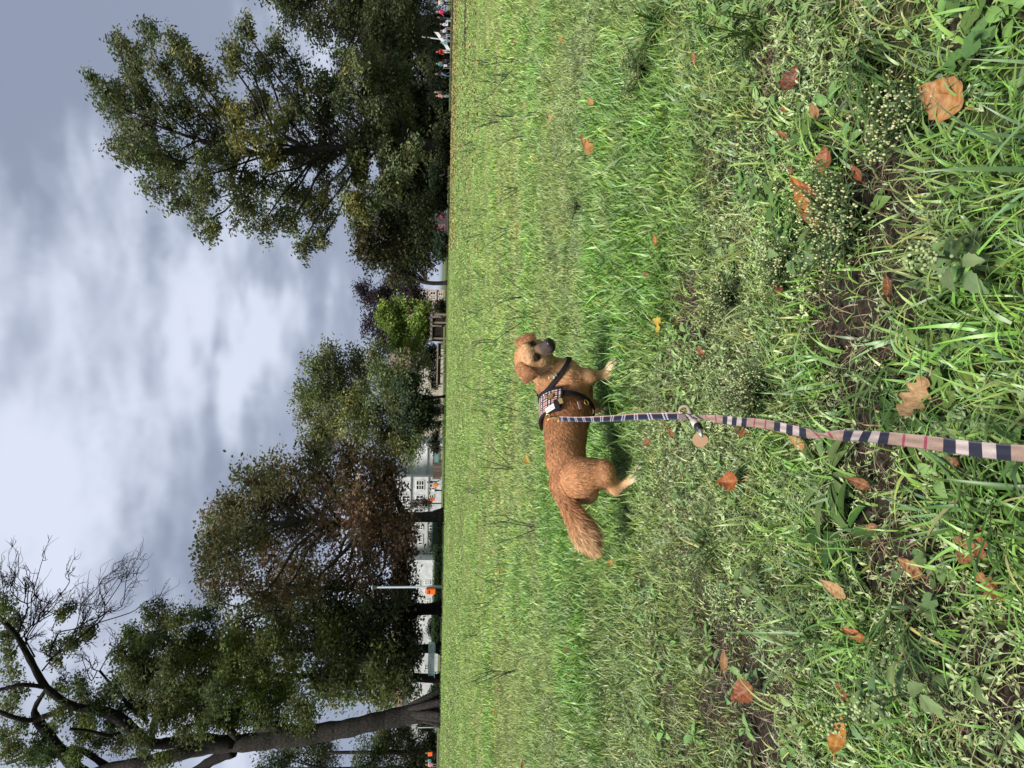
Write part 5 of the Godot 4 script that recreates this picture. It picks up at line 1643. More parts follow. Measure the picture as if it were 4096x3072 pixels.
	fit.call("buckle_tongue", 2224, 1606, 0.020, box_mesh(Vector3(0.022, 0.020, 0.009), Color(0.012, 0.012, 0.014), 0.003), mats["satin"])
	fit.call("side_clip", 2230, 1622, 0.022, box_mesh(Vector3(0.020, 0.034, 0.008), Color(0.015, 0.015, 0.018), 0.003), mats["satin"])
	fit.call("slider", 2346, 1610, 0.018, ring_mesh(0.012, 0.0018), mats["brass"], flat)
	fit.call("strap_end", 2318, 1621, 0.014, box_mesh(Vector3(0.014, 0.034, 0.004), Color(0.42, 0.25, 0.23), 0.001), mats["plain"])
	fit.call("neck_slider", 2206, 1509, 0.020, ring_mesh(0.011, 0.0017), mats["brass"], flat)
	fit.call("neck_label", 2214, 1502, 0.018, box_mesh(Vector3(0.030, 0.012, 0.003), Color(0.22, 0.20, 0.20), 0.001), mats["plain"])
	fit.call("leash_ring", 2190, 1668, 0.022, ring_mesh(0.013, 0.0020), mats["brass"], flat)
	hook_at = dog_hit(2200, 1672, 0.026) + dog.position


func flap(q: Array, v: PackedVector3Array, t: PackedInt32Array, nrm: PackedVector3Array, col: PackedColorArray, c0: Color, c1: Color) -> void:
	# a soft leaf of skin through a 3 x 3 net of points, rounded at its rim
	var n := 14
	var pts := []
	for i in n + 1:
		var u := float(i) / n
		var row := []
		for k in 3:
			row.append((q[0][k] as Vector3) * (1 - u) * (1 - u) + (q[1][k] as Vector3) * 1.0 * 2 * u * (1 - u) + (q[2][k] as Vector3) * u * u)
		var line := []
		for j in n + 1:
			var w := float(j) / n
			var m: Vector3 = row[1] * 1.5 - (row[0] + row[2]) * 0.25
			line.append(row[0] * (1 - w) * (1 - w) + m * 2 * w * (1 - w) + row[2] * w * w)
		pts.append(line)
	var at0 := v.size()
	for face in [1.0, -1.0]:
		for i in n + 1:
			for j in n + 1:
				var a: Vector3 = pts[mini(i + 1, n)][j] - pts[maxi(i - 1, 0)][j]
				var b: Vector3 = pts[i][mini(j + 1, n)] - pts[i][maxi(j - 1, 0)]
				var nn := a.cross(b).normalized()
				if nn.z < 0:
					nn = -nn
				var rim := minf(minf(j, n - j), n - i) / 3.0
				var th := 0.0035 * sqrt(clampf(rim, 0.0, 1.0)) + 0.0004
				v.append(pts[i][j] + nn * th * face)
				nrm.append(nn * face)
				col.append(c0.lerp(c1, smoothstep(0.45, 1.0, float(i) / n) * 0.85))
	for face in 2:
		for i in n:
			for j in n:
				var k := at0 + face * (n + 1) * (n + 1) + i * (n + 1) + j
				t.append_array([k, k + 1, k + n + 2, k, k + n + 2, k + n + 1])


func label_frame(p: Vector3) -> Basis:
	# z out of the coat, x across the picture's long side
	var z := dog_grad(p)
	var x := upright * Vector3(0.25, -0.9, 0)
	x = (x - z * z.dot(x)).normalized()
	return Basis(x, z.cross(x), z)


func coat(v: PackedVector3Array, nrm: PackedVector3Array, col: PackedColorArray, t: PackedInt32Array, n0: int, n1: int, fw: Vector3, eye0: Vector3, eye1: Vector3, tip: Vector3, tail: Array) -> void:
	var st := begin()
	st.set_color(Color.WHITE)
	var prof := [[0.0, 0.0, 0.5], [0.45, 0.10, 0.45], [0.8, 0.06, 0.26], [1.0, -0.02, 0.0]]
	for i in 3:
		var a: Array = prof[i]
		var b: Array = prof[i + 1]
		quad(st, Vector3(a[0], a[1], -a[2]), Vector3(a[0], a[1], a[2]), Vector3(b[0], b[1], b[2]), Vector3(b[0], b[1], -b[2]))
	var lock := smooth(st)
	var where: Array[Transform3D] = []
	var tint := PackedColorArray()
	var area := PackedFloat32Array()
	var sum := 0.0
	for i in range(0, t.size(), 3):
		var a := (v[t[i + 1]] - v[t[i]]).cross(v[t[i + 2]] - v[t[i]]).length()
		if t[i] >= n0:
			a *= 2.6
		else:
			for q in tail:
				if (v[t[i]] - (q as Vector3)).length() < 0.055:
					a *= 1.8
					break
		sum += a
		area.append(sum)
	var clumps_of := FastNoiseLite.new()
	clumps_of.frequency = 55.0
	clumps_of.fractal_octaves = 3
	var count := 130000
	for s in count:
		var k := area.bsearch(rng.randf() * sum)
		k = mini(k, area.size() - 1)
		var i0 := t[k * 3]
		var i1 := t[k * 3 + 1]
		var i2 := t[k * 3 + 2]
		var u := rng.randf()
		var w := rng.randf()
		if u + w > 1.0:
			u = 1.0 - u
			w = 1.0 - w
		var p := v[i0] + (v[i1] - v[i0]) * u + (v[i2] - v[i0]) * w
		var n := nrm[i0]
		var c := col[i0].lerp(col[i1], u)
		var flow := Vector3.ZERO
		var length := 0.0175
		var width := 0.0015
		var lift := 0.06
		if i0 < n0:
			var best := 1e9
			var which := 0
			for j in dog_body.bones.size():
				var d := Body.one(dog_body.bones[j], p)
				if d < best:
					best = d
					which = j
			flow = dog_body.bones[which][1] - dog_body.bones[which][0]
			flow = flow.normalized() + Vector3(0, -0.35, 0)
			if which >= 8 and which <= 12:      # tail plume
				length = [0.018, 0.026, 0.038, 0.046, 0.050][which - 8]
				width = 0.0019
				lift = 0.30
				flow += Vector3(0, -0.35, 0) + upright * Vector3(-0.25, 0, 0)
			elif p.y < 0.045:
				length = 0.004
				width = 0.0015
			elif p.y < 0.10:
				length = 0.008
				width = 0.0018
			elif p.y < 0.19 and which > 12:
				length = 0.010
			elif which == 7:
				length = 0.018
		elif i0 >= n1:
			flow = Vector3(0, -1, 0) + upright * Vector3(0.25 if p.x < eye0.x else 0.4, 0, 0.2)
			length = 0.011
			width = 0.0017
			lift = 0.08
		else:
			flow = -fw + Vector3(0, -0.25, 0)
			length = 0.010
			width = 0.0019
			var dn := (p - tip).length()
			if dn < 0.016 or (p - eye0).length() < 0.018 or (p - eye1).length() < 0.018:
				continue
			if dn < 0.07:
				length = 0.0045
				width = 0.0014
			elif (p - eye0).length() < 0.026 or (p - eye1).length() < 0.026:
				length = 0.005
				width = 0.0014
			elif (p - tip).length() > 0.15:
				length = 0.013
				width = 0.002
		flow = flow - n * n.dot(flow)
		if flow.length() < 0.05:
			continue
		flow = (flow.normalized() + Vector3(rng.randfn(), rng.randfn(), rng.randfn()) * (0.14 if i0 >= n0 or length < 0.02 else 0.22)).normalized()
		var x := (flow + n * lift * rng.randf_range(0.5, 1.6)).normalized()
		var z := x.cross(n).normalized()
		z = (z + n * rng.randfn(0, 0.35)).normalized()
		var y := z.cross(x).normalized()
		length *= rng.randf_range(0.6, 1.3)
		where.append(Transform3D(Basis(x * length, y * length, z * width), p - n * 0.001))
		var streak := 1.0 + 0.42 * clumps_of.get_noise_3dv(p)
		tint.append(vary(c * 1.04 * streak, 0.22))
	copies("fur", lock, mats["fur"], dog, where, tint)


# ---------------------------------------------------------------- the leash
func build_leash() -> void:
	var t := thing("leash", hook_at, "plaid dog leash stretched from the harness to the bottom of the view", "leash")
	var d0 := hook_at.z * -1.0
	var way := func(px: float, py: float) -> Vector3:
		var i0 := 1.0 / d0
		var i1 := 1.0 / 0.73
		return at(px, py, 1.0 / lerpf(i0, i1, (px - 2200.0) / 1950.0)) - hook_at
	# brass snap hook
	var st := begin()
	var hk: Array = [way.call(2192, 1668), way.call(2200, 1674), way.call(2214, 1672), way.call(2228, 1674), way.call(2236, 1676)]
	tube(st, spline(hk, 3), PackedFloat32Array([0.003, 0.003, 0.0028, 0.003, 0.0035, 0.004, 0.0042, 0.004, 0.004, 0.0038, 0.0035, 0.003, 0.003]), 8, Color.WHITE)
	part("snap_hook", smooth(st), mats["brass"], t)
	var bow: Vector3 = way.call(2238, 1676)
	part("hook_eye", ring_mesh(0.0105, 0.0018), mats["brass"], t, Transform3D(label_frame(hook_at - dog.position + bow) * Basis(Vector3.RIGHT, PI / 2), bow))
	# thin section: navy check, then the wide plaid section
	var navy := Image.create_empty(128, 16, false, Image.FORMAT_RGB8)
	for x in 128:
		for y in 16:
			var c := Color(0.11, 0.125, 0.19)
			if y < 3:
				c = Color(0.60, 0.47, 0.42)
			elif y > 12:
				c = Color(0.22, 0.24, 0.32)
			if (x > 20 and x < 34) or (x > 46 and x < 60):
				c = c.lerp(Color(0.72, 0.68, 0.70), 0.75)
			var w := 0.9 + 0.2 * ((x + y) % 2)
			navy.set_pixel(x, y, Color(c.r * w, c.g * w, c.b * w))
	navy.generate_mipmaps()
	var thin := mat("navy_web", Color(1, 1, 1), 0.85)
	thin.albedo_texture = ImageTexture.create_from_image(navy)
	var wide := mat("plaid_web", Color(1, 1, 1), 0.9)
	wide.albedo_texture = plaid(512, 48)
	var a := []
	for i in 26:
		var px := lerpf(2240, 2738, i / 25.0)
		a.append([way.call(px, 1675.0 - 9.0 * i / 25.0 + 4.0 * sin(i * 0.25)), 0.35 * sin(i * 0.4) + 0.1, 0.0190])
	part("narrow_strap", strap(a, 0.10), thin, t)
	var b := []
	for i in 70:
		var u := i / 69.0
		var px := lerpf(2735, 4330, u)
		var py := 1666.0 + 26.0 * smoothstep(2735, 3050, px) + 50.0 * smoothstep(3000, 3320, px) + 75.0 * smoothstep(3350, 4200, px)
		# the web lies over itself just past the junction and in one place further on
		var twist := 1.15 * exp(-pow((px - 2790) / 60.0, 2)) + 1.25 * exp(-pow((px - 3300) / 45.0, 2)) - 0.55 * exp(-pow((px - 3440) / 90.0, 2)) + 0.1 * sin(px * 0.01)
		b.append([way.call(px, py), twist, 0.0172 + 0.0022 * smoothstep(3300, 4100, px)])
	part("wide_strap", strap(b, 0.187), wide, t)
	# junction: end loop, ring, and the small clip that dangles a round tag
	var j: Vector3 = way.call(2737, 1666)
	var f := Basis(upright.x, upright.y, upright.z)
	part("strap_end", box_mesh(Vector3(0.014, 0.030, 0.007), Color(0.25, 0.19, 0.18), 0.002), mats["plain"], t, Transform3D(f, j + f * Vector3(0.0, 0.002, 0.004)))
	part("junction_ring", ring_mesh(0.0115, 0.0016), mats["brass"], t, Transform3D(f * Basis(Vector3.RIGHT, PI / 2) * Basis(Vector3.UP, 0.5), way.call(2738, 1650)))
	st = begin()
	tube(st, spline([way.call(2716, 1650), way.call(2722, 1632), way.call(2738, 1624), way.call(2752, 1630), way.call(2760, 1650), way.call(2772, 1668)], 3), PackedFloat32Array([0.003, 0.0032, 0.0035, 0.004, 0.004, 0.0036, 0.0032, 0.0032, 0.0036, 0.004, 0.0042, 0.004, 0.0035, 0.003, 0.002, 0.0015]), 8, Color(0.30, 0.25, 0.20))
	part("loop_end", smooth(st), mats["satin"], t)
	st = begin()
	tube(st, PackedVector3Array([way.call(2770, 1678), way.call(2782, 1694), way.call(2794, 1708)]), PackedFloat32Array([0.007, 0.0095, 0.0085]), 10, Color(0.50, 0.47, 0.43))
	tube(st, PackedVector3Array([way.call(2790, 1702), way.call(2800, 1716)]), PackedFloat32Array([0.0095, 0.0075]), 10, Color(0.015, 0.015, 0.017))
	part("clip", smooth(st), mats["satin"], t)
	st = begin()
	tube(st, PackedVector3Array([way.call(2799, 1718), way.call(2803, 1730), way.call(2808, 1748)]), PackedFloat32Array([0.006, 0.0045, 0.003]), 8, Color.WHITE)
	part("clip_pin", smooth(st), mats["steel"], t)
	var disc := CylinderMesh.new()
	disc.top_radius = 0.0165
	disc.bottom_radius = 0.0165
	disc.height = 0.003
	disc.radial_segments = 28
	part("round_tag", disc, mat("tag", Color(0.40, 0.255, 0.15), 0.8), t, Transform3D(f * Basis(Vector3.RIGHT, PI / 2 - 0.15), (way.call(2803, 1760) as Vector3) - upright.z * 0.006))


func strap(pts: Array, period: float) -> ArrayMesh:
	# a flat web: [[place, twist in radians, width], ...]; its face looks up and back along the leash
	var st := begin()
	var n := pts.size()
	var run := 0.0
	var rows := []
	for i in n:
		var p: Vector3 = pts[i][0]
		var dir: Vector3 = ((pts[mini(i + 1, n - 1)][0] as Vector3) - (pts[maxi(i - 1, 0)][0] as Vector3)).normalized()
		if i > 0:
			run += (p - (pts[i - 1][0] as Vector3)).length()
		var side := dir.cross(Vector3.UP).normalized()
		side = side.rotated(dir, pts[i][1])
		var up := side.cross(dir).normalized()
		var w: float = pts[i][2] * 0.5
		rows.append([p - side * w + up * 0.001, p + side * w + up * 0.001, p + side * w - up * 0.001, p - side * w - up * 0.001, run / period])
	for i in n - 1:
		var a: Array = rows[i]
		var b: Array = rows[i + 1]
		for e in [[0, 1, 0.0, 1.0], [1, 2, 0.96, 1.0], [2, 3, 1.0, 0.0], [3, 0, 0.04, 0.0]]:
			for q in [[a, e[0], e[2]], [a, e[1], e[3]], [b, e[1], e[3]], [a, e[0], e[2]], [b, e[1], e[3]], [b, e[0], e[2]]]:
				st.set_uv(Vector2(q[0][4], q[2]))
				st.add_vertex(q[0][q[1]])
	return st.commit()

# ---------------------------------------------------------------- fallen leaves
# outline: half width along the leaf, 0 at the stalk, 1 at the tip
func leaf_half(kind: String, u: float) -> float:
	match kind:
		"oak":
			return (0.16 + 0.34 * sin(PI * pow(u, 0.85))) * (0.80 + 0.30 * sin(u * 24.0)) * (1.0 - smoothstep(0.9, 1.0, u) * 0.7)
		"maple":
			return sin(PI * pow(u, 0.7)) * (0.34 + 0.20 * absf(sin(u * 9.5)))
		"long":
			return 0.5 * pow(sin(PI * pow(u, 0.8)), 1.0)
	return 0.5 * pow(sin(PI * pow(u, 0.70)), 1.0) * (1.0 + 0.05 * sin(u * 31.0))


func dead_leaf(kind: String, length: float, width: float, curl: float, cup: float, a: Color, b: Color, sd: int) -> ArrayMesh:
	var st := begin()
	var nx := 34 if length > 0.02 else 14
	var ny := 10 if length > 0.02 else 6
	var n := FastNoiseLite.new()
	n.seed = sd
	n.frequency = 3.2 / length
	n.fractal_octaves = 3
	var grid := []
	for i in nx + 1:
		var u := float(i) / nx
		var half := leaf_half(kind, u) * width
		var row := []
		for j in ny + 1:
			var v := (float(j) / ny - 0.5) * 2.0
			var p := Vector3((u - 0.5) * length, 0, v * half)
			p.y = curl * length * (pow(absf(u - 0.5) * 2.0, 2.0)) * 0.5 + cup * absf(v) * half - 0.02 * length * (1.0 - absf(v)) + 0.045 * length * n.get_noise_2d(p.x * 1.4, p.z * 1.4) + 0.012 * length * sin(u * 34.0 + absf(v) * 5.0) * absf(v)
			var k := clampf(0.5 + 1.3 * n.get_noise_2d(p.x + 7.0, p.z), 0.0, 1.0)
			var c := a.lerp(b, k)
			c = Color(c.r, c.g * 0.90, c.b * 0.72)
			c *= 0.56 * (0.85 + 0.5 * n.get_noise_2d(p.x * 5.0, p.z * 5.0 + 3.0) + 0.15)
			if absf(v) < 0.1 or absf(fmod(u * 7.0 - absf(v) * 1.3 + 4.0, 1.0) - 0.5) < 0.09:
				c = c.lerp(Color(0.34, 0.24, 0.14), 0.30)
			if absf(v) > 0.85:
				c = c.lerp(Color(0.10, 0.05, 0.03), 0.35)
			row.append([p, c])
		grid.append(row)
	for i in nx:
		for j in ny:
			for q in [[i, j], [i + 1, j], [i + 1, j + 1], [i, j], [i + 1, j + 1], [i, j + 1]]:
				st.set_color(grid[q[0]][q[1]][1])
				st.add_vertex(grid[q[0]][q[1]][0])
	tube(st, spline([Vector3(-length * 0.5, -0.02 * length, 0), Vector3(-length * 0.62, 0.02 * length, 0.02 * length), Vector3(-length * 0.75, 0.01 * length, 0.08 * length)], 3), PackedFloat32Array([0.0016, 0.0015, 0.0014, 0.0013, 0.0012, 0.0012, 0.0011]), 5, a * 0.7)
	return smooth(st)


func fallen(px: float, py: float, long_px: float, wide_px: float, angle: float, kind: String, a: Color, b: Color, label: String, curl := 0.25, cup := 0.15, lift := 0.012, group := "") -> void:
	# angle: 0 points away from the viewer, turning towards the picture's top edge
	var p := on_ground(px, py)
	var s := FOCAL / p.distance_to(EYE)
	var toward := (EYE - p).normalized()
	var n := (Vector3.UP * 0.75 + toward * 0.75 + Vector3(rng.randfn(0, 0.12), 0, rng.randfn(0, 0.12))).normalized()
	var dir := Vector3(sin(angle), 0, -cos(angle))
	dir = (dir - n * n.dot(dir)).normalized()
	var m := dead_leaf(kind, long_px / s * 0.95, wide_px / s * 0.9, curl, cup, a, b, int(px + py))
	var o := part("fallen_leaf", m, mats["dead_leaf"], self, Transform3D(Basis(dir, n, dir.cross(n)), p + Vector3(0, lift + 0.010 * minf(2.0, p.distance_to(EYE)) , 0)))
	tag(o, label, "fallen leaf", group)


func build_fallen_leaves() -> void:
	var orange := Color(0.50, 0.215, 0.070)
	var rust := Color(0.30, 0.105, 0.045)
	var brown := Color(0.20, 0.085, 0.045)
	var sand := Color(0.50, 0.32, 0.17)
	var gold := Color(0.58, 0.30, 0.055)
	var yellow := Color(0.70, 0.55, 0.06)
	var dark := Color(0.11, 0.045, 0.030)
	fallen(3850, 392, 175, 150, 0.75, "oval", orange, sand, "broad orange-brown leaf on bare soil at the lower right", 0.22, 0.25, 0.02)
	fallen(3322, 808, 245, 100, 0.95, "oval", gold, Color(0.46, 0.15, 0.06), "long golden leaf with a dark red blotch beside the bud-covered weed", 0.22, 0.2, 0.03)
	fallen(3356, 637, 92, 75, 1.9, "oval", Color(0.36, 0.16, 0.09), rust, "folded reddish brown leaf just above the long golden leaf's tip", 0.5, 0.4)
	fallen(3224, 316, 95, 78, 2.4, "maple", dark, Color(0.24, 0.085, 0.06), "dark purple-brown crumpled leaf on the soil patch at right", 0.5, 0.4)
	fallen(3312, 448, 70, 36, 1.1, "long", sand, Color(0.40, 0.22, 0.12), "pale tan torn leaf right of the dark purple-brown one", 0.3, 0.3)
	fallen(3482, 694, 80, 32, 1.0, "long", rust, Color(0.36, 0.14, 0.07), "narrow rust leaf below the folded reddish one", 0.3, 0.3)
	fallen(3217, 690, 46, 26, 1.5, "oak", rust, brown, "small ragged rust leaf on straw above the long golden leaf", 0.4, 0.3)
	fallen(3182, 540, 62, 20, 0.7, "long", Color(0.42, 0.20, 0.09), brown, "thin curled orange sliver of leaf on the soil patch", 0.4, 0.5)
	fallen(3190, 440, 50, 26, 0.4, "long", Color(0.30, 0.18, 0.07), brown, "small olive-brown leaf at the soil patch's upper edge", 0.3, 0.3)
	fallen(2817, 233, 52, 20, 1.4, "long", orange, brown, "small orange-brown leaf upright in the grass at upper right", 0.3, 0.4)
	fallen(3766, 1592, 165, 110, -1.0, "oak", Color(0.56, 0.40, 0.24), Color(0.40, 0.25, 0.13), "pale tan lobed oak leaf right of the leash's near end", 0.3, 0.2, 0.03)
	fallen(2997, 1926, 105, 80, -0.2, "oval", Color(0.52, 0.17, 0.04), rust, "glossy orange-red curled leaf left of the leash's middle", 0.5, 0.5, 0.03)
	fallen(3012, 1723, 62, 46, 0.3, "oval", Color(0.42, 0.17, 0.06), brown, "brown leaf half hidden by the leash below the round tag", 0.4, 0.4)
	fallen(3498, 1933, 110, 44, 0.2, "long", brown, Color(0.34, 0.17, 0.09), "long dull brown leaf lying left of the leash near its twist", 0.4, 0.4)
	fallen(3609, 1144, 90, 34, 1.45, "long", Color(0.28, 0.12, 0.05), brown, "narrow brown leaf tucked under a grass blade right of the leash", 0.4, 0.5)
	fallen(3161, 1157, 66, 48, 0.9, "maple", rust, brown, "rust leaf lying among buds in the middle of the lawn", 0.4, 0.3)
	fallen(2845, 1406, 56, 24, 0.6, "long", Color(0.42, 0.17, 0.07), brown, "small rust leaf in the grass below the yellow leaf", 0.3, 0.3)
	fallen(3243, 1769, 90, 48, 0.5, "oval", Color(0.55, 0.33, 0.13), sand, "tan leaf beneath the leash's twist", 0.3, 0.2)
	fallen(3864, 1850, 70, 48, 0.4, "oval", Color(0.34, 0.15, 0.09), brown, "brown leaf under grass just left of the leash's near end", 0.3, 0.2)
	fallen(3946, 2193, 130, 120, -1.2, "maple", Color(0.33, 0.12, 0.07), Color(0.42, 0.18, 0.10), "large red-brown jagged leaf at the lower left on bare soil", 0.3, 0.2)
	fallen(3706, 2269, 100, 70, 0.4, "maple", Color(0.34, 0.14, 0.08), sand, "ragged red-brown leaf with pale patches near the large jagged one", 0.3, 0.2)
	fallen(4019, 2338, 100, 66, 0.6, "oak", Color(0.50, 0.23, 0.06), rust, "torn orange and brown leaf at the very bottom left", 0.3, 0.3)
	fallen(3436, 2352, 112, 50, 0.3, "oval", Color(0.56, 0.37, 0.21), sand, "pale tan leaf broken in two beside broad plantain leaves", 0.2, 0.2, 0.035)
	fallen(3511, 2534, 95, 40, 0.1, "maple", Color(0.54, 0.22, 0.06), rust, "small bright orange leaf with a curled grass blade over it", 0.3, 0.3, 0.03)
	fallen(2946, 2641, 90, 36, 1.4, "long", Color(0.46, 0.30, 0.17), Color(0.30, 0.18, 0.09), "narrow dull tan leaf standing in grass at lower left", 0.3, 0.4)
	fallen(3053, 2767, 120, 88, -0.7, "oval", Color(0.34, 0.115, 0.055), Color(0.26, 0.09, 0.05), "wide red-brown leaf with a notch in the left grass", 0.3, 0.3, 0.03)
	fallen(3454, 2931, 132, 66, 1.75, "oval", gold, Color(0.50, 0.24, 0.06), "golden brown cupped leaf at the lower left corner", 0.3, 0.35, 0.03)
	fallen(3426, 2767, 70, 34, 0.6, "maple", Color(0.40, 0.16, 0.09), brown, "small broken rust leaf above the golden cupped leaf", 0.3, 0.3)
	fallen(3540, 2110, 56, 30, -0.4, "long", Color(0.46, 0.27, 0.15), brown, "small pale brown curl by the broad dark plantain leaf", 0.3, 0.4)
	fallen(2404, 588, 66, 52, 1.2, "oval", Color(0.62, 0.28, 0.09), orange, "clear orange leaf in a hollow on the right of the lawn", 0.3, 0.2, 0.04)
	fallen(2376, 562, 60, 16, 1.3, "long", Color(0.46, 0.16, 0.10), rust, "pinkish narrow leaf touching the clear orange leaf", 0.2, 0.4, 0.04)
	fallen(2418, 410, 48, 26, 0.9, "oval", Color(0.48, 0.31, 0.12), sand, "tan leaf upright in tall grass on the right", 0.2, 0.3, 0.05)
	fallen(2128, 425, 26, 15, 1.4, "oval", Color(0.60, 0.25, 0.05), orange, "tiny bright orange leaf far out on the right of the lawn", 0.3, 0.3, 0.05)
	fallen(2241, 470, 28, 18, 0.8, "oval", Color(0.56, 0.42, 0.22), sand, "round pale leaf below the tiny bright orange one", 0.2, 0.2, 0.05)
	fallen(2285, 160, 24, 14, 0.9, "oval", Color(0.52, 0.24, 0.08), orange, "small orange leaf near the right edge of the lawn", 0.3, 0.3, 0.05)
	fallen(2079, 168, 24, 13, 0.4, "long", rust, brown, "small rust leaf farther out near the right edge", 0.3, 0.3, 0.05)
	fallen(2686, 1285, 46, 38, 0.3, "maple", yellow, Color(0.62, 0.50, 0.10), "bright yellow leaf, larger of the yellow pair below the dog's head", 0.3, 0.3, 0.03)
	fallen(2690, 1314, 46, 26, 1.3, "maple", Color(0.66, 0.52, 0.10), yellow, "bright yellow leaf, smaller of the yellow pair below the dog's head", 0.3, 0.3, 0.03)
	fallen(2634, 1770, 48, 40, -0.6, "maple", Color(0.22, 0.07, 0.03), Color(0.34, 0.12, 0.05), "dark chestnut leaf on the ground below the dog's belly", 0.5, 0.4, 0.02)
	fallen(2734, 1734, 50, 22, 0.9, "long", Color(0.40, 0.15, 0.06), brown, "brown leaf left of the leash's ring", 0.3, 0.4, 0.02)
	fallen(2148, 1838, 40, 24, 1.1, "oval", yellow, gold, "small yellow leaf in the grass just beyond the dog's back", 0.4, 0.3, 0.06)
	fallen(2500, 1345, 24, 20, 0.3, "maple", Color(0.60, 0.42, 0.26), sand, "small pale leaf in the grass below the dog's front paw", 0.3, 0.2, 0.03)
	fallen(2508, 1384, 30, 14, 0.7, "long", Color(0.46, 0.22, 0.08), brown, "small brown leaf beside the pale one below the front paw", 0.3, 0.3, 0.03)
	fallen(2501, 2250, 28, 26, 0.2, "oval", Color(0.50, 0.29, 0.07), gold, "round golden leaf in the grass left of the dog's tail", 0.3, 0.3, 0.04)
	fallen(2030, 2284, 26, 12, 1.2, "long", Color(0.36, 0.10, 0.04), rust, "small rust leaf far out beyond the dog's tail", 0.3, 0.3, 0.06)
	fallen(2314, 2598, 24, 14, 0.6, "long", Color(0.42, 0.13, 0.04), rust, "small orange-red leaf in the middle of the left lawn", 0.3, 0.3, 0.05)
	fallen(2127, 3052, 40, 14, 1.3, "long", Color(0.46, 0.25, 0.10), brown, "tan leaf on edge at the left border of the lawn", 0.3, 0.3, 0.05)
	fallen(2703, 962, 50, 20, 1.4, "long", Color(0.56, 0.20, 0.06), orange, "narrow orange leaf in lush grass right of the dog's head", 0.3, 0.3, 0.05)
	fallen(2650, 1100, 34, 20, 0.4, "oval", Color(0.46, 0.20, 0.08), brown, "small brown leaf right of the yellow pair", 0.3, 0.3, 0.04)
	# far, tiny and all alike
	for q in [[2065, 852], [2110, 908], [2062, 1080], [2105, 905], [1985, 2773], [2012, 2760], [2007, 2845], [1918, 2890], [1991, 2210], [2230, 2165], [2105, 1275], [1990, 1480], [2290, 930], [2180, 640], [2055, 2060], [1930, 2110], [2210, 2700], [2090, 2480]]:
		fallen(q[0], q[1], 15, 9, rng.randf() * TAU, "long" if rng.randf() < 0.6 else "oval", [rust, orange, sand][rng.randi() % 3], brown, "small brown fallen leaf scattered far out on the lawn", 0.3, 0.3, 0.06, "small leaves far out on the lawn")


# ---------------------------------------------------------------- weeds one can point at
func leaf_blade(st: SurfaceTool, pts: PackedVector3Array, wide: float, shape: String, c: Color, up := Vector3.UP, tooth := 0.0) -> void:
	# a leaf swept along a curve, creased at the midrib
	var n := pts.size()
	var rows := []
	for i in n:
		var u := float(i) / (n - 1)
		var dir := (pts[mini(i + 1, n - 1)] - pts[maxi(i - 1, 0)]).normalized()
		var side := dir.cross(up).normalized()
		var nn := side.cross(dir)
		var w := wide * 0.5
		match shape:
			"grass":
				w *= minf(1.0, 3.0 * u + 0.45) * pow(1.0 - u, 0.55)
			"plantain":
				w *= 0.16 + pow(sin(PI * pow(u, 1.25)), 1.1)
			"ovate":
				w *= 0.05 + pow(sin(PI * pow(clampf(u * 1.05 - 0.05, 0.0, 1.0), 0.75)), 0.9)
		w *= 1.0 + tooth * (0.5 if i % 2 == 0 else -0.5)
		w = maxf(w, 0.0003)
		rows.append([pts[i] - side * w + nn * w * 0.28, pts[i], pts[i] + side * w + nn * w * 0.28])
	for i in n - 1:
		var k := 1.0 + rng.randf_range(-0.06, 0.06)
		for e in [[0, 1], [1, 2]]:
			st.set_color(c * (k * (1.06 if e[0] == 0 else 0.94)))
			quad(st, rows[i][e[0]], rows[i][e[1]], rows[i + 1][e[1]], rows[i + 1][e[0]])


func arc(a: Vector3, dir: Vector3, length: float, rise: float, droop: float, n: int) -> PackedVector3Array:
	var out := PackedVector3Array()
	for i in n + 1:
		var u := float(i) / n
		out.append(a + dir * (length * u) + Vector3(0, length * (rise * u - droop * u * u), 0))
	return out


func plantain(px: float, py: float, size: float, count: int, c: Color, label: String) -> void:
	var p := on_ground(px, py)
	var t := thing("plantain", p, label, "plant")
	for i in count:
		var a := TAU * i / count + rng.randf_range(-0.3, 0.3)
		var l := size * rng.randf_range(0.7, 1.15)
		var st := begin()
		leaf_blade(st, arc(Vector3.ZERO, Vector3(sin(a), 0, cos(a)), l, rng.randf_range(0.30, 0.75), rng.randf_range(0.35, 0.70), 10), l * rng.randf_range(0.13, 0.20), "plantain", vary(c, 0.12))
		part("leaf", smooth(st), mats["leaf"], t)


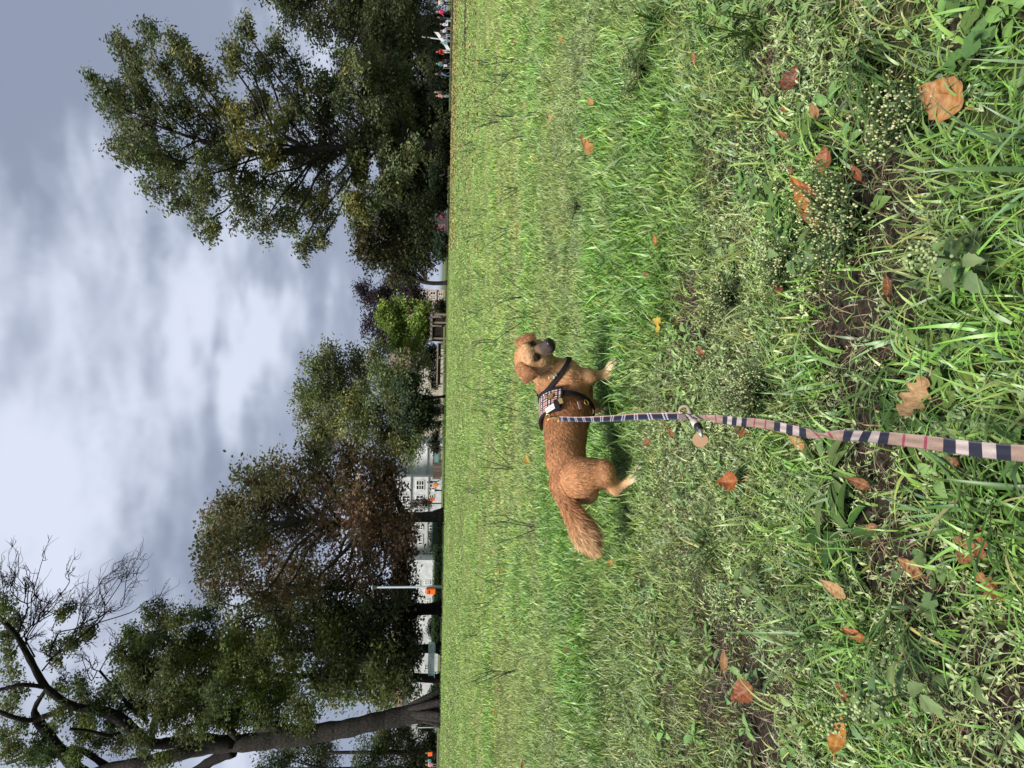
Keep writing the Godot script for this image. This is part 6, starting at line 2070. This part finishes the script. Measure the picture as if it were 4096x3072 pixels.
func bud_weed(px: float, py: float, h: float, spread: float, stems: int, label: String) -> void:
	var p := on_ground(px, py)
	var t := thing("bud_weed", p, label, "plant")
	var st := begin()
	var where: Array[Transform3D] = []
	var tint := PackedColorArray()
	var green := Color(0.075, 0.115, 0.045)
	for i in stems:
		var a := rng.randf() * TAU
		var top := Vector3(cos(a), 0, sin(a)) * spread * sqrt(rng.randf()) + Vector3(0, h * rng.randf_range(0.5, 1.0), 0)
		var pts := spline([Vector3.ZERO, top * 0.4 + Vector3(0, h * 0.15, 0), top], 4)
		tube(st, pts, PackedFloat32Array([0.0022, 0.002, 0.002, 0.0018, 0.0016, 0.0014, 0.0012, 0.001, 0.0008]), 4, green)
		for k in 10:
			var q := pts[rng.randi_range(3, pts.size() - 1)]
			var dir := Vector3(rng.randfn(), rng.randf_range(0.2, 1.2), rng.randfn()).normalized()
			var l := rng.randf_range(0.012, 0.035)
			bar(st, q, q + dir * l, 0.0006, green, 3)
			for j in 1 + rng.randi() % 2:
				where.append(Transform3D(Basis.from_euler(Vector3(rng.randf() * 3, rng.randf() * 3, 0)).scaled(Vector3(0.0017, 0.0025, 0.0017) * rng.randf_range(0.7, 1.3)), q + dir * l + Vector3(rng.randfn(), rng.randfn(), rng.randfn()) * 0.003))
				tint.append(vary([Color(0.40, 0.46, 0.20), Color(0.50, 0.49, 0.28), Color(0.26, 0.34, 0.12)][rng.randi() % 3], 0.12))
		for k in 3:
			var q := pts[rng.randi_range(1, 6)]
			leaf_blade(st, arc(q, Vector3(rng.randfn(), 0.3, rng.randfn()).normalized(), rng.randf_range(0.02, 0.05), 0.2, 0.4, 4), 0.006, "ovate", vary(Color(0.095, 0.145, 0.06), 0.15))
	part("stems", smooth(st), mats["leaf"], t)
	var bud := SphereMesh.new()
	bud.radius = 1.0
	bud.height = 2.0
	bud.radial_segments = 7
	bud.rings = 4
	copies("buds", bud, mats["plain"], t, where, tint)


func goosefoot(px: float, py: float, h: float, leaves: int, label: String) -> void:
	var p := on_ground(px, py)
	var t := thing("leafy_weed", p, label, "plant")
	var c := Color(0.150, 0.225, 0.095)
	var lean := Vector3(rng.randfn(0, 0.25), 1, rng.randfn(0, 0.25)) * h
	var st := begin()
	var pts := spline([Vector3.ZERO, lean * 0.5 + Vector3(0.01, 0, 0), lean], 5)
	var rr := PackedFloat32Array()
	for i in pts.size():
		rr.append(0.0028 - 0.0018 * i / pts.size())
	tube(st, pts, rr, 6, Color(0.13, 0.17, 0.08))
	part("stem", smooth(st), mats["leaf"], t)
	for i in leaves:
		var u := rng.randf_range(0.2, 1.0)
		var q := pts[int(u * (pts.size() - 1))]
		var a := i * 2.4 + rng.randf_range(-0.3, 0.3)
		var dir := Vector3(cos(a), 0, sin(a))
		var l := rng.randf_range(0.022, 0.042) * (1.25 - 0.6 * u)
		st = begin()
		bar(st, q, q + dir * l * 0.4 + Vector3(0, l * 0.2, 0), 0.0008, c, 3)
		leaf_blade(st, arc(q + dir * l * 0.4 + Vector3(0, l * 0.2, 0), dir, l, 0.25, 0.55, 9), l * 0.62, "ovate", vary(c, 0.14), Vector3.UP, 0.22)
		part("leaf", smooth(st), mats["leaf"], t)
	var where: Array[Transform3D] = []
	var tint := PackedColorArray()
	for i in 70:
		var q := pts[pts.size() - 1] + Vector3(rng.randfn(0, 0.010), rng.randfn(0, 0.016), rng.randfn(0, 0.010))
		where.append(Transform3D(Basis.from_scale(Vector3.ONE * rng.randf_range(0.0018, 0.0032)), q))
		tint.append(vary(Color(0.28, 0.35, 0.16), 0.15))
	var bud := SphereMesh.new()
	bud.radius = 1.0
	bud.height = 2.0
	bud.radial_segments = 6
	bud.rings = 3
	copies("flower_cluster", bud, mats["plain"], t, where, tint)


func mallow(px: float, py: float, radius: float, leaves: int, c: Color, label: String) -> void:
	var p := on_ground(px, py)
	var t := thing("round_leaf_weed", p, label, "plant")
	for i in leaves:
		var a := rng.randf() * TAU
		var o := Vector3(cos(a), 0, sin(a)) * radius * sqrt(rng.randf()) + Vector3(0, rng.randf_range(0.012, 0.05), 0)
		var r := rng.randf_range(0.010, 0.019)
		var b := Basis.from_euler(Vector3(rng.randf_range(-0.4, 0.5), rng.randf() * TAU, rng.randf_range(-0.3, 0.3)))
		var st := begin()
		bar(st, Vector3(o.x * 0.3, 0, o.z * 0.3), o, 0.0007, c * 0.8, 3)
		var k := vary(c, 0.12)
		var n := 26
		for j in n:
			var q := []
			for e in [0, 1]:
				var w := lerpf(-2.75, 2.75, float(j + e) / n)
				var rr := r * (0.80 + 0.20 * absf(cos(w * 1.42)) + 0.05 * cos(w * 9.0))
				q.append(o + b * Vector3(sin(w) * rr, 0.22 * rr * absf(sin(w * 1.42)), cos(w) * rr))
			st.set_color(k * (1.0 if j % 5 > 1 else 0.9))
			st.add_vertex(o); st.add_vertex(q[0]); st.add_vertex(q[1])
		part("leaf", smooth(st), mats["leaf"], t)


func tussock(px: float, py: float, h: float, blades: int, spread: float, lean: Vector3, c: Color, label: String, wide := 0.006) -> void:
	var p := on_ground(px, py)
	var st := begin()
	for i in blades:
		var a := rng.randf() * TAU
		var dir := (Vector3(cos(a), 0, sin(a)) * spread + lean + Vector3(0, 0.15, 0)).normalized()
		var l := h * rng.randf_range(0.5, 1.15)
		var o := Vector3(rng.randfn(0, 0.025), 0, rng.randfn(0, 0.025))
		leaf_blade(st, arc(o, dir, l, rng.randf_range(0.6, 1.1), rng.randf_range(0.35, 0.95), 7), wide * rng.randf_range(0.6, 1.35), "grass", vary(c if rng.randf() < 0.93 else Color(0.36, 0.32, 0.12), 0.16))
	tag(part("grass_tussock", smooth(st), mats["blade"], self, Transform3D(Basis.IDENTITY, p)), label, "grass tuft")


func build_weeds() -> void:
	var green := Color(0.082, 0.150, 0.036)
	plantain(3330, 1900, 0.120, 22, Color(0.110, 0.170, 0.060), "large plantain rosette with many long leaves just left of the leash's twist")
	plantain(3640, 1650, 0.100, 14, Color(0.070, 0.130, 0.035), "dark plantain rosette between the leash and the oak leaf")
	plantain(3400, 2140, 0.135, 8, Color(0.055, 0.115, 0.030), "plantain with one broad dark leaf beside the broken tan leaf")
	plantain(3470, 2620, 0.090, 9, Color(0.105, 0.165, 0.055), "small plantain rosette near the small bright orange leaf")
	plantain(2960, 1960, 0.080, 8, Color(0.090, 0.150, 0.045), "small plantain by the glossy orange-red leaf")
	bud_weed(3440, 905, 0.11, 0.13, 46, "large weed covered in pale buds beside the long golden leaf")
	bud_weed(3700, 500, 0.10, 0.08, 20, "thin weed with sparse pale buds by the broad orange-brown leaf")
	bud_weed(2960, 1190, 0.10, 0.09, 26, "budding weed in the middle of the lawn above the leafy weed")
	bud_weed(3080, 1570, 0.10, 0.12, 36, "spreading weed with tiny pale buds right of the leash")
	bud_weed(2600, 285, 0.12, 0.10, 26, "budding weed in tall grass on the right")
	bud_weed(3180, 1060, 0.09, 0.08, 20, "small budding weed left of the golden leaf's weed")
	bud_weed(2330, 830, 0.10, 0.11, 24, "budding weed far out between the clear orange leaf and the dog")
	goosefoot(3380, 1090, 0.16, 16, "grey-green leafy weed with toothed leaves right of the lawn's middle")
	goosefoot(3960, 1120, 0.13, 14, "leafy grey-green weed at the bottom of the view")
	goosefoot(3080, 2370, 0.13, 14, "grey-green leafy weed with a flower spike left of the plantains")
	goosefoot(3800, 2790, 0.14, 14, "grey-green leafy weed at the lower left with broad leaves")
	goosefoot(3560, 2900, 0.10, 8, "small leafy weed beside the golden cupped leaf")
	mallow(3115, 790, 0.06, 12, Color(0.115, 0.200, 0.060), "cluster of small bright round lobed leaves above the golden leaf")
	mallow(3290, 560, 0.035, 7, Color(0.105, 0.185, 0.060), "few small lobed leaves beside the folded reddish leaf")
	mallow(3830, 1430, 0.07, 16, Color(0.150, 0.225, 0.060), "patch of pale round scalloped leaves on the soil at the bottom")
	mallow(3960, 110, 0.06, 12, Color(0.105, 0.185, 0.055), "patch of round scalloped leaves at the lower right corner")
	mallow(3760, 2330, 0.05, 12, Color(0.120, 0.190, 0.070), "small oval leaves on the soil by the torn orange leaf")
	mallow(3200, 940, 0.035, 8, Color(0.115, 0.200, 0.060), "small clover-like leaves left of the large budding weed")
	# lush tufts with wide blades
	tussock(3030, 110, 0.16, 55, 0.5, Vector3(-0.5, 0, 0.4), Color(0.075, 0.140, 0.032), "lush tuft of wide blades at the right edge above the soil patch")
	tussock(3480, 190, 0.15, 46, 0.4, Vector3(-0.8, 0, 0.5), Color(0.070, 0.135, 0.032), "leaning tuft of wide blades right of the soil patch", 0.007)
	tussock(3560, 330, 0.14, 30, 0.35, Vector3(-0.9, 0, 0.4), Color(0.085, 0.150, 0.040), "leaning tuft of wide blades above the broad orange-brown leaf", 0.006)
	tussock(3980, 2030, 0.13, 50, 0.6, Vector3(0.0, 0, 0.25), Color(0.070, 0.140, 0.030), "dense tuft of wide blades left of the leash's near end", 0.007)
	tussock(2640, 110, 0.24, 60, 0.6, Vector3(-0.3, 0, 0.2), Color(0.080, 0.150, 0.034), "tall tuft of wide blades near the right edge of the lawn", 0.008)
	tussock(3250, 2560, 0.18, 46, 0.7, Vector3(0.3, 0, 0.2), Color(0.082, 0.150, 0.040), "loose tuft of blades right of the small bright orange leaf", 0.006)
	tussock(3640, 2450, 0.14, 40, 0.5, Vector3(-0.5, 0, 0.5), Color(0.080, 0.150, 0.040), "leaning tuft of blades above the torn orange leaf", 0.006)
	tussock(3760, 1200, 0.14, 26, 0.5, Vector3(-0.4, 0, 0.6), green, "loose tuft of long blades over the narrow brown leaf", 0.006)
	tussock(3560, 1450, 0.12, 30, 0.6, Vector3(-0.4, 0, 0.4), green, "loose tuft of blades right of the dark plantain", 0.006)
	tussock(2580, 1290, 0.15, 50, 0.7, Vector3(0.0, 0, 0.0), Color(0.070, 0.140, 0.032), "dark lush tuft below the dog's head", 0.006)
	tussock(2850, 2190, 0.16, 44, 0.7, Vector3(0.2, 0, 0.1), Color(0.070, 0.138, 0.030), "dark lush tuft left of the dog's hind paw", 0.007)
	# dark dry stalks standing in the far lawn: alike, so one kind
	var proto: MeshInstance3D
	for i in 64:
		var py := rng.randf_range(240.0, 2000.0)
		var px := rng.randf_range(1880.0, 2120.0)
		if i > 54:
			py = rng.randf_range(2050.0, 2800.0)
			px = rng.randf_range(1900.0, 2150.0)
		var p := on_ground(px, py)
		var o: MeshInstance3D
		if i < 5:
			var st := begin()
			var dark := Color(0.036, 0.052, 0.040)
			for k in 3:
				var tip := Vector3(rng.randfn(0, 0.13), rng.randf_range(0.22, 0.40), rng.randfn(0, 0.1))
				var pts := spline([Vector3(rng.randfn(0, 0.02), -0.02, 0), tip * 0.5 + Vector3(rng.randfn(0, 0.03), 0, 0), tip], 4)
				tube(st, pts, PackedFloat32Array([0.0045, 0.0045, 0.004, 0.004, 0.0035, 0.0035, 0.003, 0.0025, 0.002]), 4, dark)
				for j in 6:
					var q := pts[rng.randi_range(2, 7)]
					bar(st, q, q + Vector3(rng.randfn(0, 0.05), rng.randf_range(0.02, 0.07), rng.randfn(0, 0.05)), 0.0016, dark, 3)
			o = part("dry_stalk", smooth(st), mats["plain"], self)
			if i == 0:
				proto = o
		else:
			o = (get_node("dry_stalk" if i % 5 == 0 else "dry_stalk_%03d" % (i % 5)) as MeshInstance3D).duplicate()
			o.name = numbered("dry_stalk")
			add_child(o)
		o.position = p
		o.rotation.y = rng.randf() * TAU
		o.scale = Vector3.ONE * rng.randf_range(0.7, 1.15)
		tag(o, "dark thin branching dry stalk standing in the far lawn", "dry stalk", "dark dry stalks in the far lawn")


# ---------------------------------------------------------------- grass
func blade_tuft(blades: int, h: float, wide: float, spread: float, flop: float, segs: int) -> ArrayMesh:
	var st := begin()
	for i in blades:
		var a := rng.randf() * TAU
		var o := Vector3(rng.randfn(0, spread), 0, rng.randfn(0, spread))
		var l := h * rng.randf_range(0.55, 1.2)
		var dir := Vector3(cos(a), 0, sin(a)) * rng.randf_range(0.3, 1.0) * flop
		var k := rng.randf_range(0.78, 1.22)
		var c := Color(k * rng.randf_range(0.9, 1.15), k, k * rng.randf_range(0.8, 1.15))
		if rng.randf() < 0.05:
			c = Color(2.3, 1.5, 1.3)
		var w := wide * rng.randf_range(0.6, 1.3)
		var side := Vector3(-sin(a), 0, cos(a)).rotated(Vector3.UP, rng.randf_range(-0.8, 0.8)) * w * 0.5
		var last := []
		st.set_color(c)
		for s in segs + 1:
			var u := float(s) / segs
			var p := o + dir * l * (0.35 * u + 0.55 * u * u) + Vector3(0, l * (u - flop * 0.42 * u * u), 0)
			var taper := minf(1.0, 0.6 + u * 2.0) * (1.0 - pow(u, 1.7))
			var q := [p - side * taper, p + side * taper]
			if s > 0:
				if s < segs:
					quad(st, last[0], last[1], q[1], q[0])
				else:
					st.add_vertex(last[0]); st.add_vertex(last[1]); st.add_vertex(p)
			last = q
	return smooth(st)


func knot_tuft() -> ArrayMesh:
	# wiry trailing stems with small narrow pale leaves
	var st := begin()
	for i in 5:
		var a := rng.randf() * TAU
		var dir := Vector3(cos(a), 0, sin(a))
		var l := rng.randf_range(0.05, 0.11)
		var pts := arc(Vector3.ZERO, dir, l, 0.9, 0.75, 5)
		st.set_color(Color(0.8, 0.8, 0.7))
		for k in 5:
			quad(st, pts[k] - Vector3(0.0006, 0, 0), pts[k] + Vector3(0.0006, 0, 0), pts[k + 1] + Vector3(0.0006, 0, 0), pts[k + 1] - Vector3(0.0006, 0, 0))
		for k in 9:
			var q := pts[rng.randi_range(1, 5)]
			var b := Basis.from_euler(Vector3(rng.randf_range(-0.8, 0.8), rng.randf() * TAU, rng.randf_range(0.1, 1.0)))
			var ll := rng.randf_range(0.008, 0.017)
			var kk := rng.randf_range(0.85, 1.5)
			st.set_color(Color(kk, kk, kk * 1.05))
			quad(st, q, q + b * Vector3(ll * 0.5, 0.001, ll * 0.17), q + b * Vector3(ll, 0, 0), q + b * Vector3(ll * 0.5, 0.001, -ll * 0.17))
	return smooth(st)


func broad_tuft() -> ArrayMesh:
	# a low rosette of small oval leaves
	var st := begin()
	for i in 7:
		var a := rng.randf() * TAU
		var dir := Vector3(cos(a), 0, sin(a))
		var l := rng.randf_range(0.014, 0.034)
		leaf_blade(st, arc(dir * rng.randf_range(0.0, 0.012) + Vector3(0, rng.randf_range(0.0, 0.02), 0), dir, l, rng.randf_range(0.3, 0.8), 0.5, 5), l * rng.randf_range(0.4, 0.65), "ovate", Color.WHITE * rng.randf_range(0.8, 1.2))
	return smooth(st)


func sow(called: String, label: String, meshes: Array, d0: float, d1: float, count: int, wide: float, pick: Callable) -> void:
	# scatters tufts over a sector of the lawn; pick(x, z) gives [chance, size, colour]
	var where: Array = []
	var tint: Array = []
	for m in meshes:
		var w: Array[Transform3D] = []
		where.append(w)
		tint.append(PackedColorArray())
	for i in count:
		var d := sqrt(lerpf(d0 * d0, d1 * d1, rng.randf()))
		var x := rng.randf_range(-1.0, 1.0) * (wide * d + 0.60)
		var z := -d
		var q: Array = (pick as Callable).call(x, z)
		var side := (absf(x) - 0.6) / d
		if rng.randf() > q[0] * (1.0 - smoothstep(wide * 0.84, wide, side)):
			continue
		var k := rng.randi() % meshes.size()
		var s: float = q[1] * rng.randf_range(0.65, 1.3)
		where[k].append(Transform3D(Basis.from_euler(Vector3(rng.randfn(0, 0.14), rng.randf() * TAU, rng.randfn(0, 0.14))).scaled(Vector3.ONE * s), Vector3(x, hgt(x, z) - 0.006, z)))
		tint[k].append(vary(q[2], 0.24))
	for k in meshes.size():
		if where[k].size() > 0:
			tag(copies(called, meshes[k], mats["blade"], self, where[k], tint[k]), label, "grass")


func turf_color(x: float, z: float) -> Color:
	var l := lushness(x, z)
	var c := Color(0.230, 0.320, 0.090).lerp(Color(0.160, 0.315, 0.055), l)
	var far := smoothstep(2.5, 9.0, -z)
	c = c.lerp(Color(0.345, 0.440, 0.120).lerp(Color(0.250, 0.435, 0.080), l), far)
	var n := patch.get_noise_2d(x * 4.0 + 90.0, z * 4.0)
	c = c.lerp(Color(0.27, 0.28, 0.14), clampf(n * 1.2 - 0.1, 0.0, 0.5))
	if rng.randf() < 0.18:
		c = c.lerp(Color(0.13, 0.21, 0.11), 0.7)      # bluer blades of another grass
	elif far > 0.3 and rng.randf() < 0.14:
		c = c.lerp(Color(0.48, 0.50, 0.24), 0.6)
	elif rng.randf() < 0.12:
		c = c.lerp(Color(0.36, 0.36, 0.10), 0.6)
	return c


func build_grass() -> void:
	var label := "green lawn grass mixed with low weeds"
	var near := []
	for i in 6:
		near.append(blade_tuft(7, [0.05, 0.06, 0.055, 0.045, 0.065, 0.05][i], [0.0026, 0.0042, 0.003, 0.0048, 0.0034, 0.0028][i], 0.026, [0.6, 1.0, 1.3, 0.8, 1.5, 1.1][i], 5))
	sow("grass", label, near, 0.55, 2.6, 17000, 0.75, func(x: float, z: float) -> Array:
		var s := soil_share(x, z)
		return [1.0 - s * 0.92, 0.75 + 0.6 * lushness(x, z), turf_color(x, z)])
	var long := []
	for i in 3:
		long.append(blade_tuft(5, 0.13, 0.0052, 0.02, [0.9, 1.15, 1.3][i], 6))
	sow("grass", label, long, 0.55, 3.4, 640, 0.7, func(x: float, z: float) -> Array:
		return [1.0 - soil_share(x, z) * 0.75, 0.8 + 0.5 * lushness(x, z), turf_color(x, z) * 0.95])
	var wiry := [knot_tuft(), knot_tuft(), knot_tuft()]
	sow("low_weeds", "trailing low weeds with small pale leaves among the grass", wiry, 0.55, 5.0, 27000, 0.74, func(x: float, z: float) -> Array:
		var n := patch.get_noise_2d(x * 1.6 + 5.0, z * 1.6 + 31.0)
		return [clampf(0.10 + n * 1.4, 0.0, 0.9), 0.85, Color(0.270, 0.345, 0.150)])
	var straw := [blade_tuft(5, 0.075, 0.0022, 0.025, 1.9, 4), blade_tuft(4, 0.06, 0.003, 0.025, 2.0, 4)]
	sow("straw", "dry matted straw on the bare soil", straw, 0.55, 3.2, 8500, 0.72, func(x: float, z: float) -> Array:
		return [clampf(0.18 + soil_share(x, z) * 0.9, 0.0, 1.0), 1.0, [Color(0.22, 0.165, 0.10), Color(0.14, 0.10, 0.07), Color(0.30, 0.25, 0.15)][rng.randi() % 3]])
	var broad := [broad_tuft(), broad_tuft(), broad_tuft()]
	sow("low_weeds", "low broad-leaved weeds spread through the turf", broad, 0.55, 4.5, 6300, 0.72, func(x: float, z: float) -> Array:
		var n := patch.get_noise_2d(x * 2.2 - 15.0, z * 2.2)
		return [clampf(0.35 + n * 1.6, 0.0, 1.0), 1.0, Color(0.135, 0.245, 0.065) if rng.randf() < 0.7 else Color(0.19, 0.27, 0.10)])
	var medium := []
	for i in 5:
		medium.append(blade_tuft(10, 0.075, 0.0048, 0.03, [0.7, 0.9, 1.1, 1.0, 0.8][i], 4))
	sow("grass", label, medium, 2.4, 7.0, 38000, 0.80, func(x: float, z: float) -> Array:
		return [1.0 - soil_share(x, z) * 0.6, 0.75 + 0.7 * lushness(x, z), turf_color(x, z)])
	var coarse := []
	for i in 4:
		coarse.append(blade_tuft(12, 0.085, 0.0085, 0.06, [0.7, 0.9, 1.1, 0.8][i], 3))
	sow("grass", label, coarse, 6.5, 18.0, 60000, 0.84, func(x: float, z: float) -> Array:
		return [1.0, 0.7 + 0.6 * lushness(x, z), turf_color(x, z)])
	var rough := []
	for i in 3:
		rough.append(blade_tuft(12, 0.055, 0.016, 0.14, [0.8, 1.0, 1.2][i], 3))
	sow("grass", label, rough, 17.0, 43.5, 78000, 0.86, func(x: float, z: float) -> Array:
		return [1.0 - soil_share(x, z) * 0.9, 0.75 + 0.5 * lushness(x, z), turf_color(x, z)])
	# rougher edge where the mower stops short of the path
	sow("grass", label, coarse, 38.0, 44.5, 3400, 0.86, func(x: float, z: float) -> Array:
		return [clampf(0.2 + 2.0 * bumps.get_noise_2d(x * 0.5, z * 0.3), 0.0, 1.0), 1.5, turf_color(x, z) * 0.9])
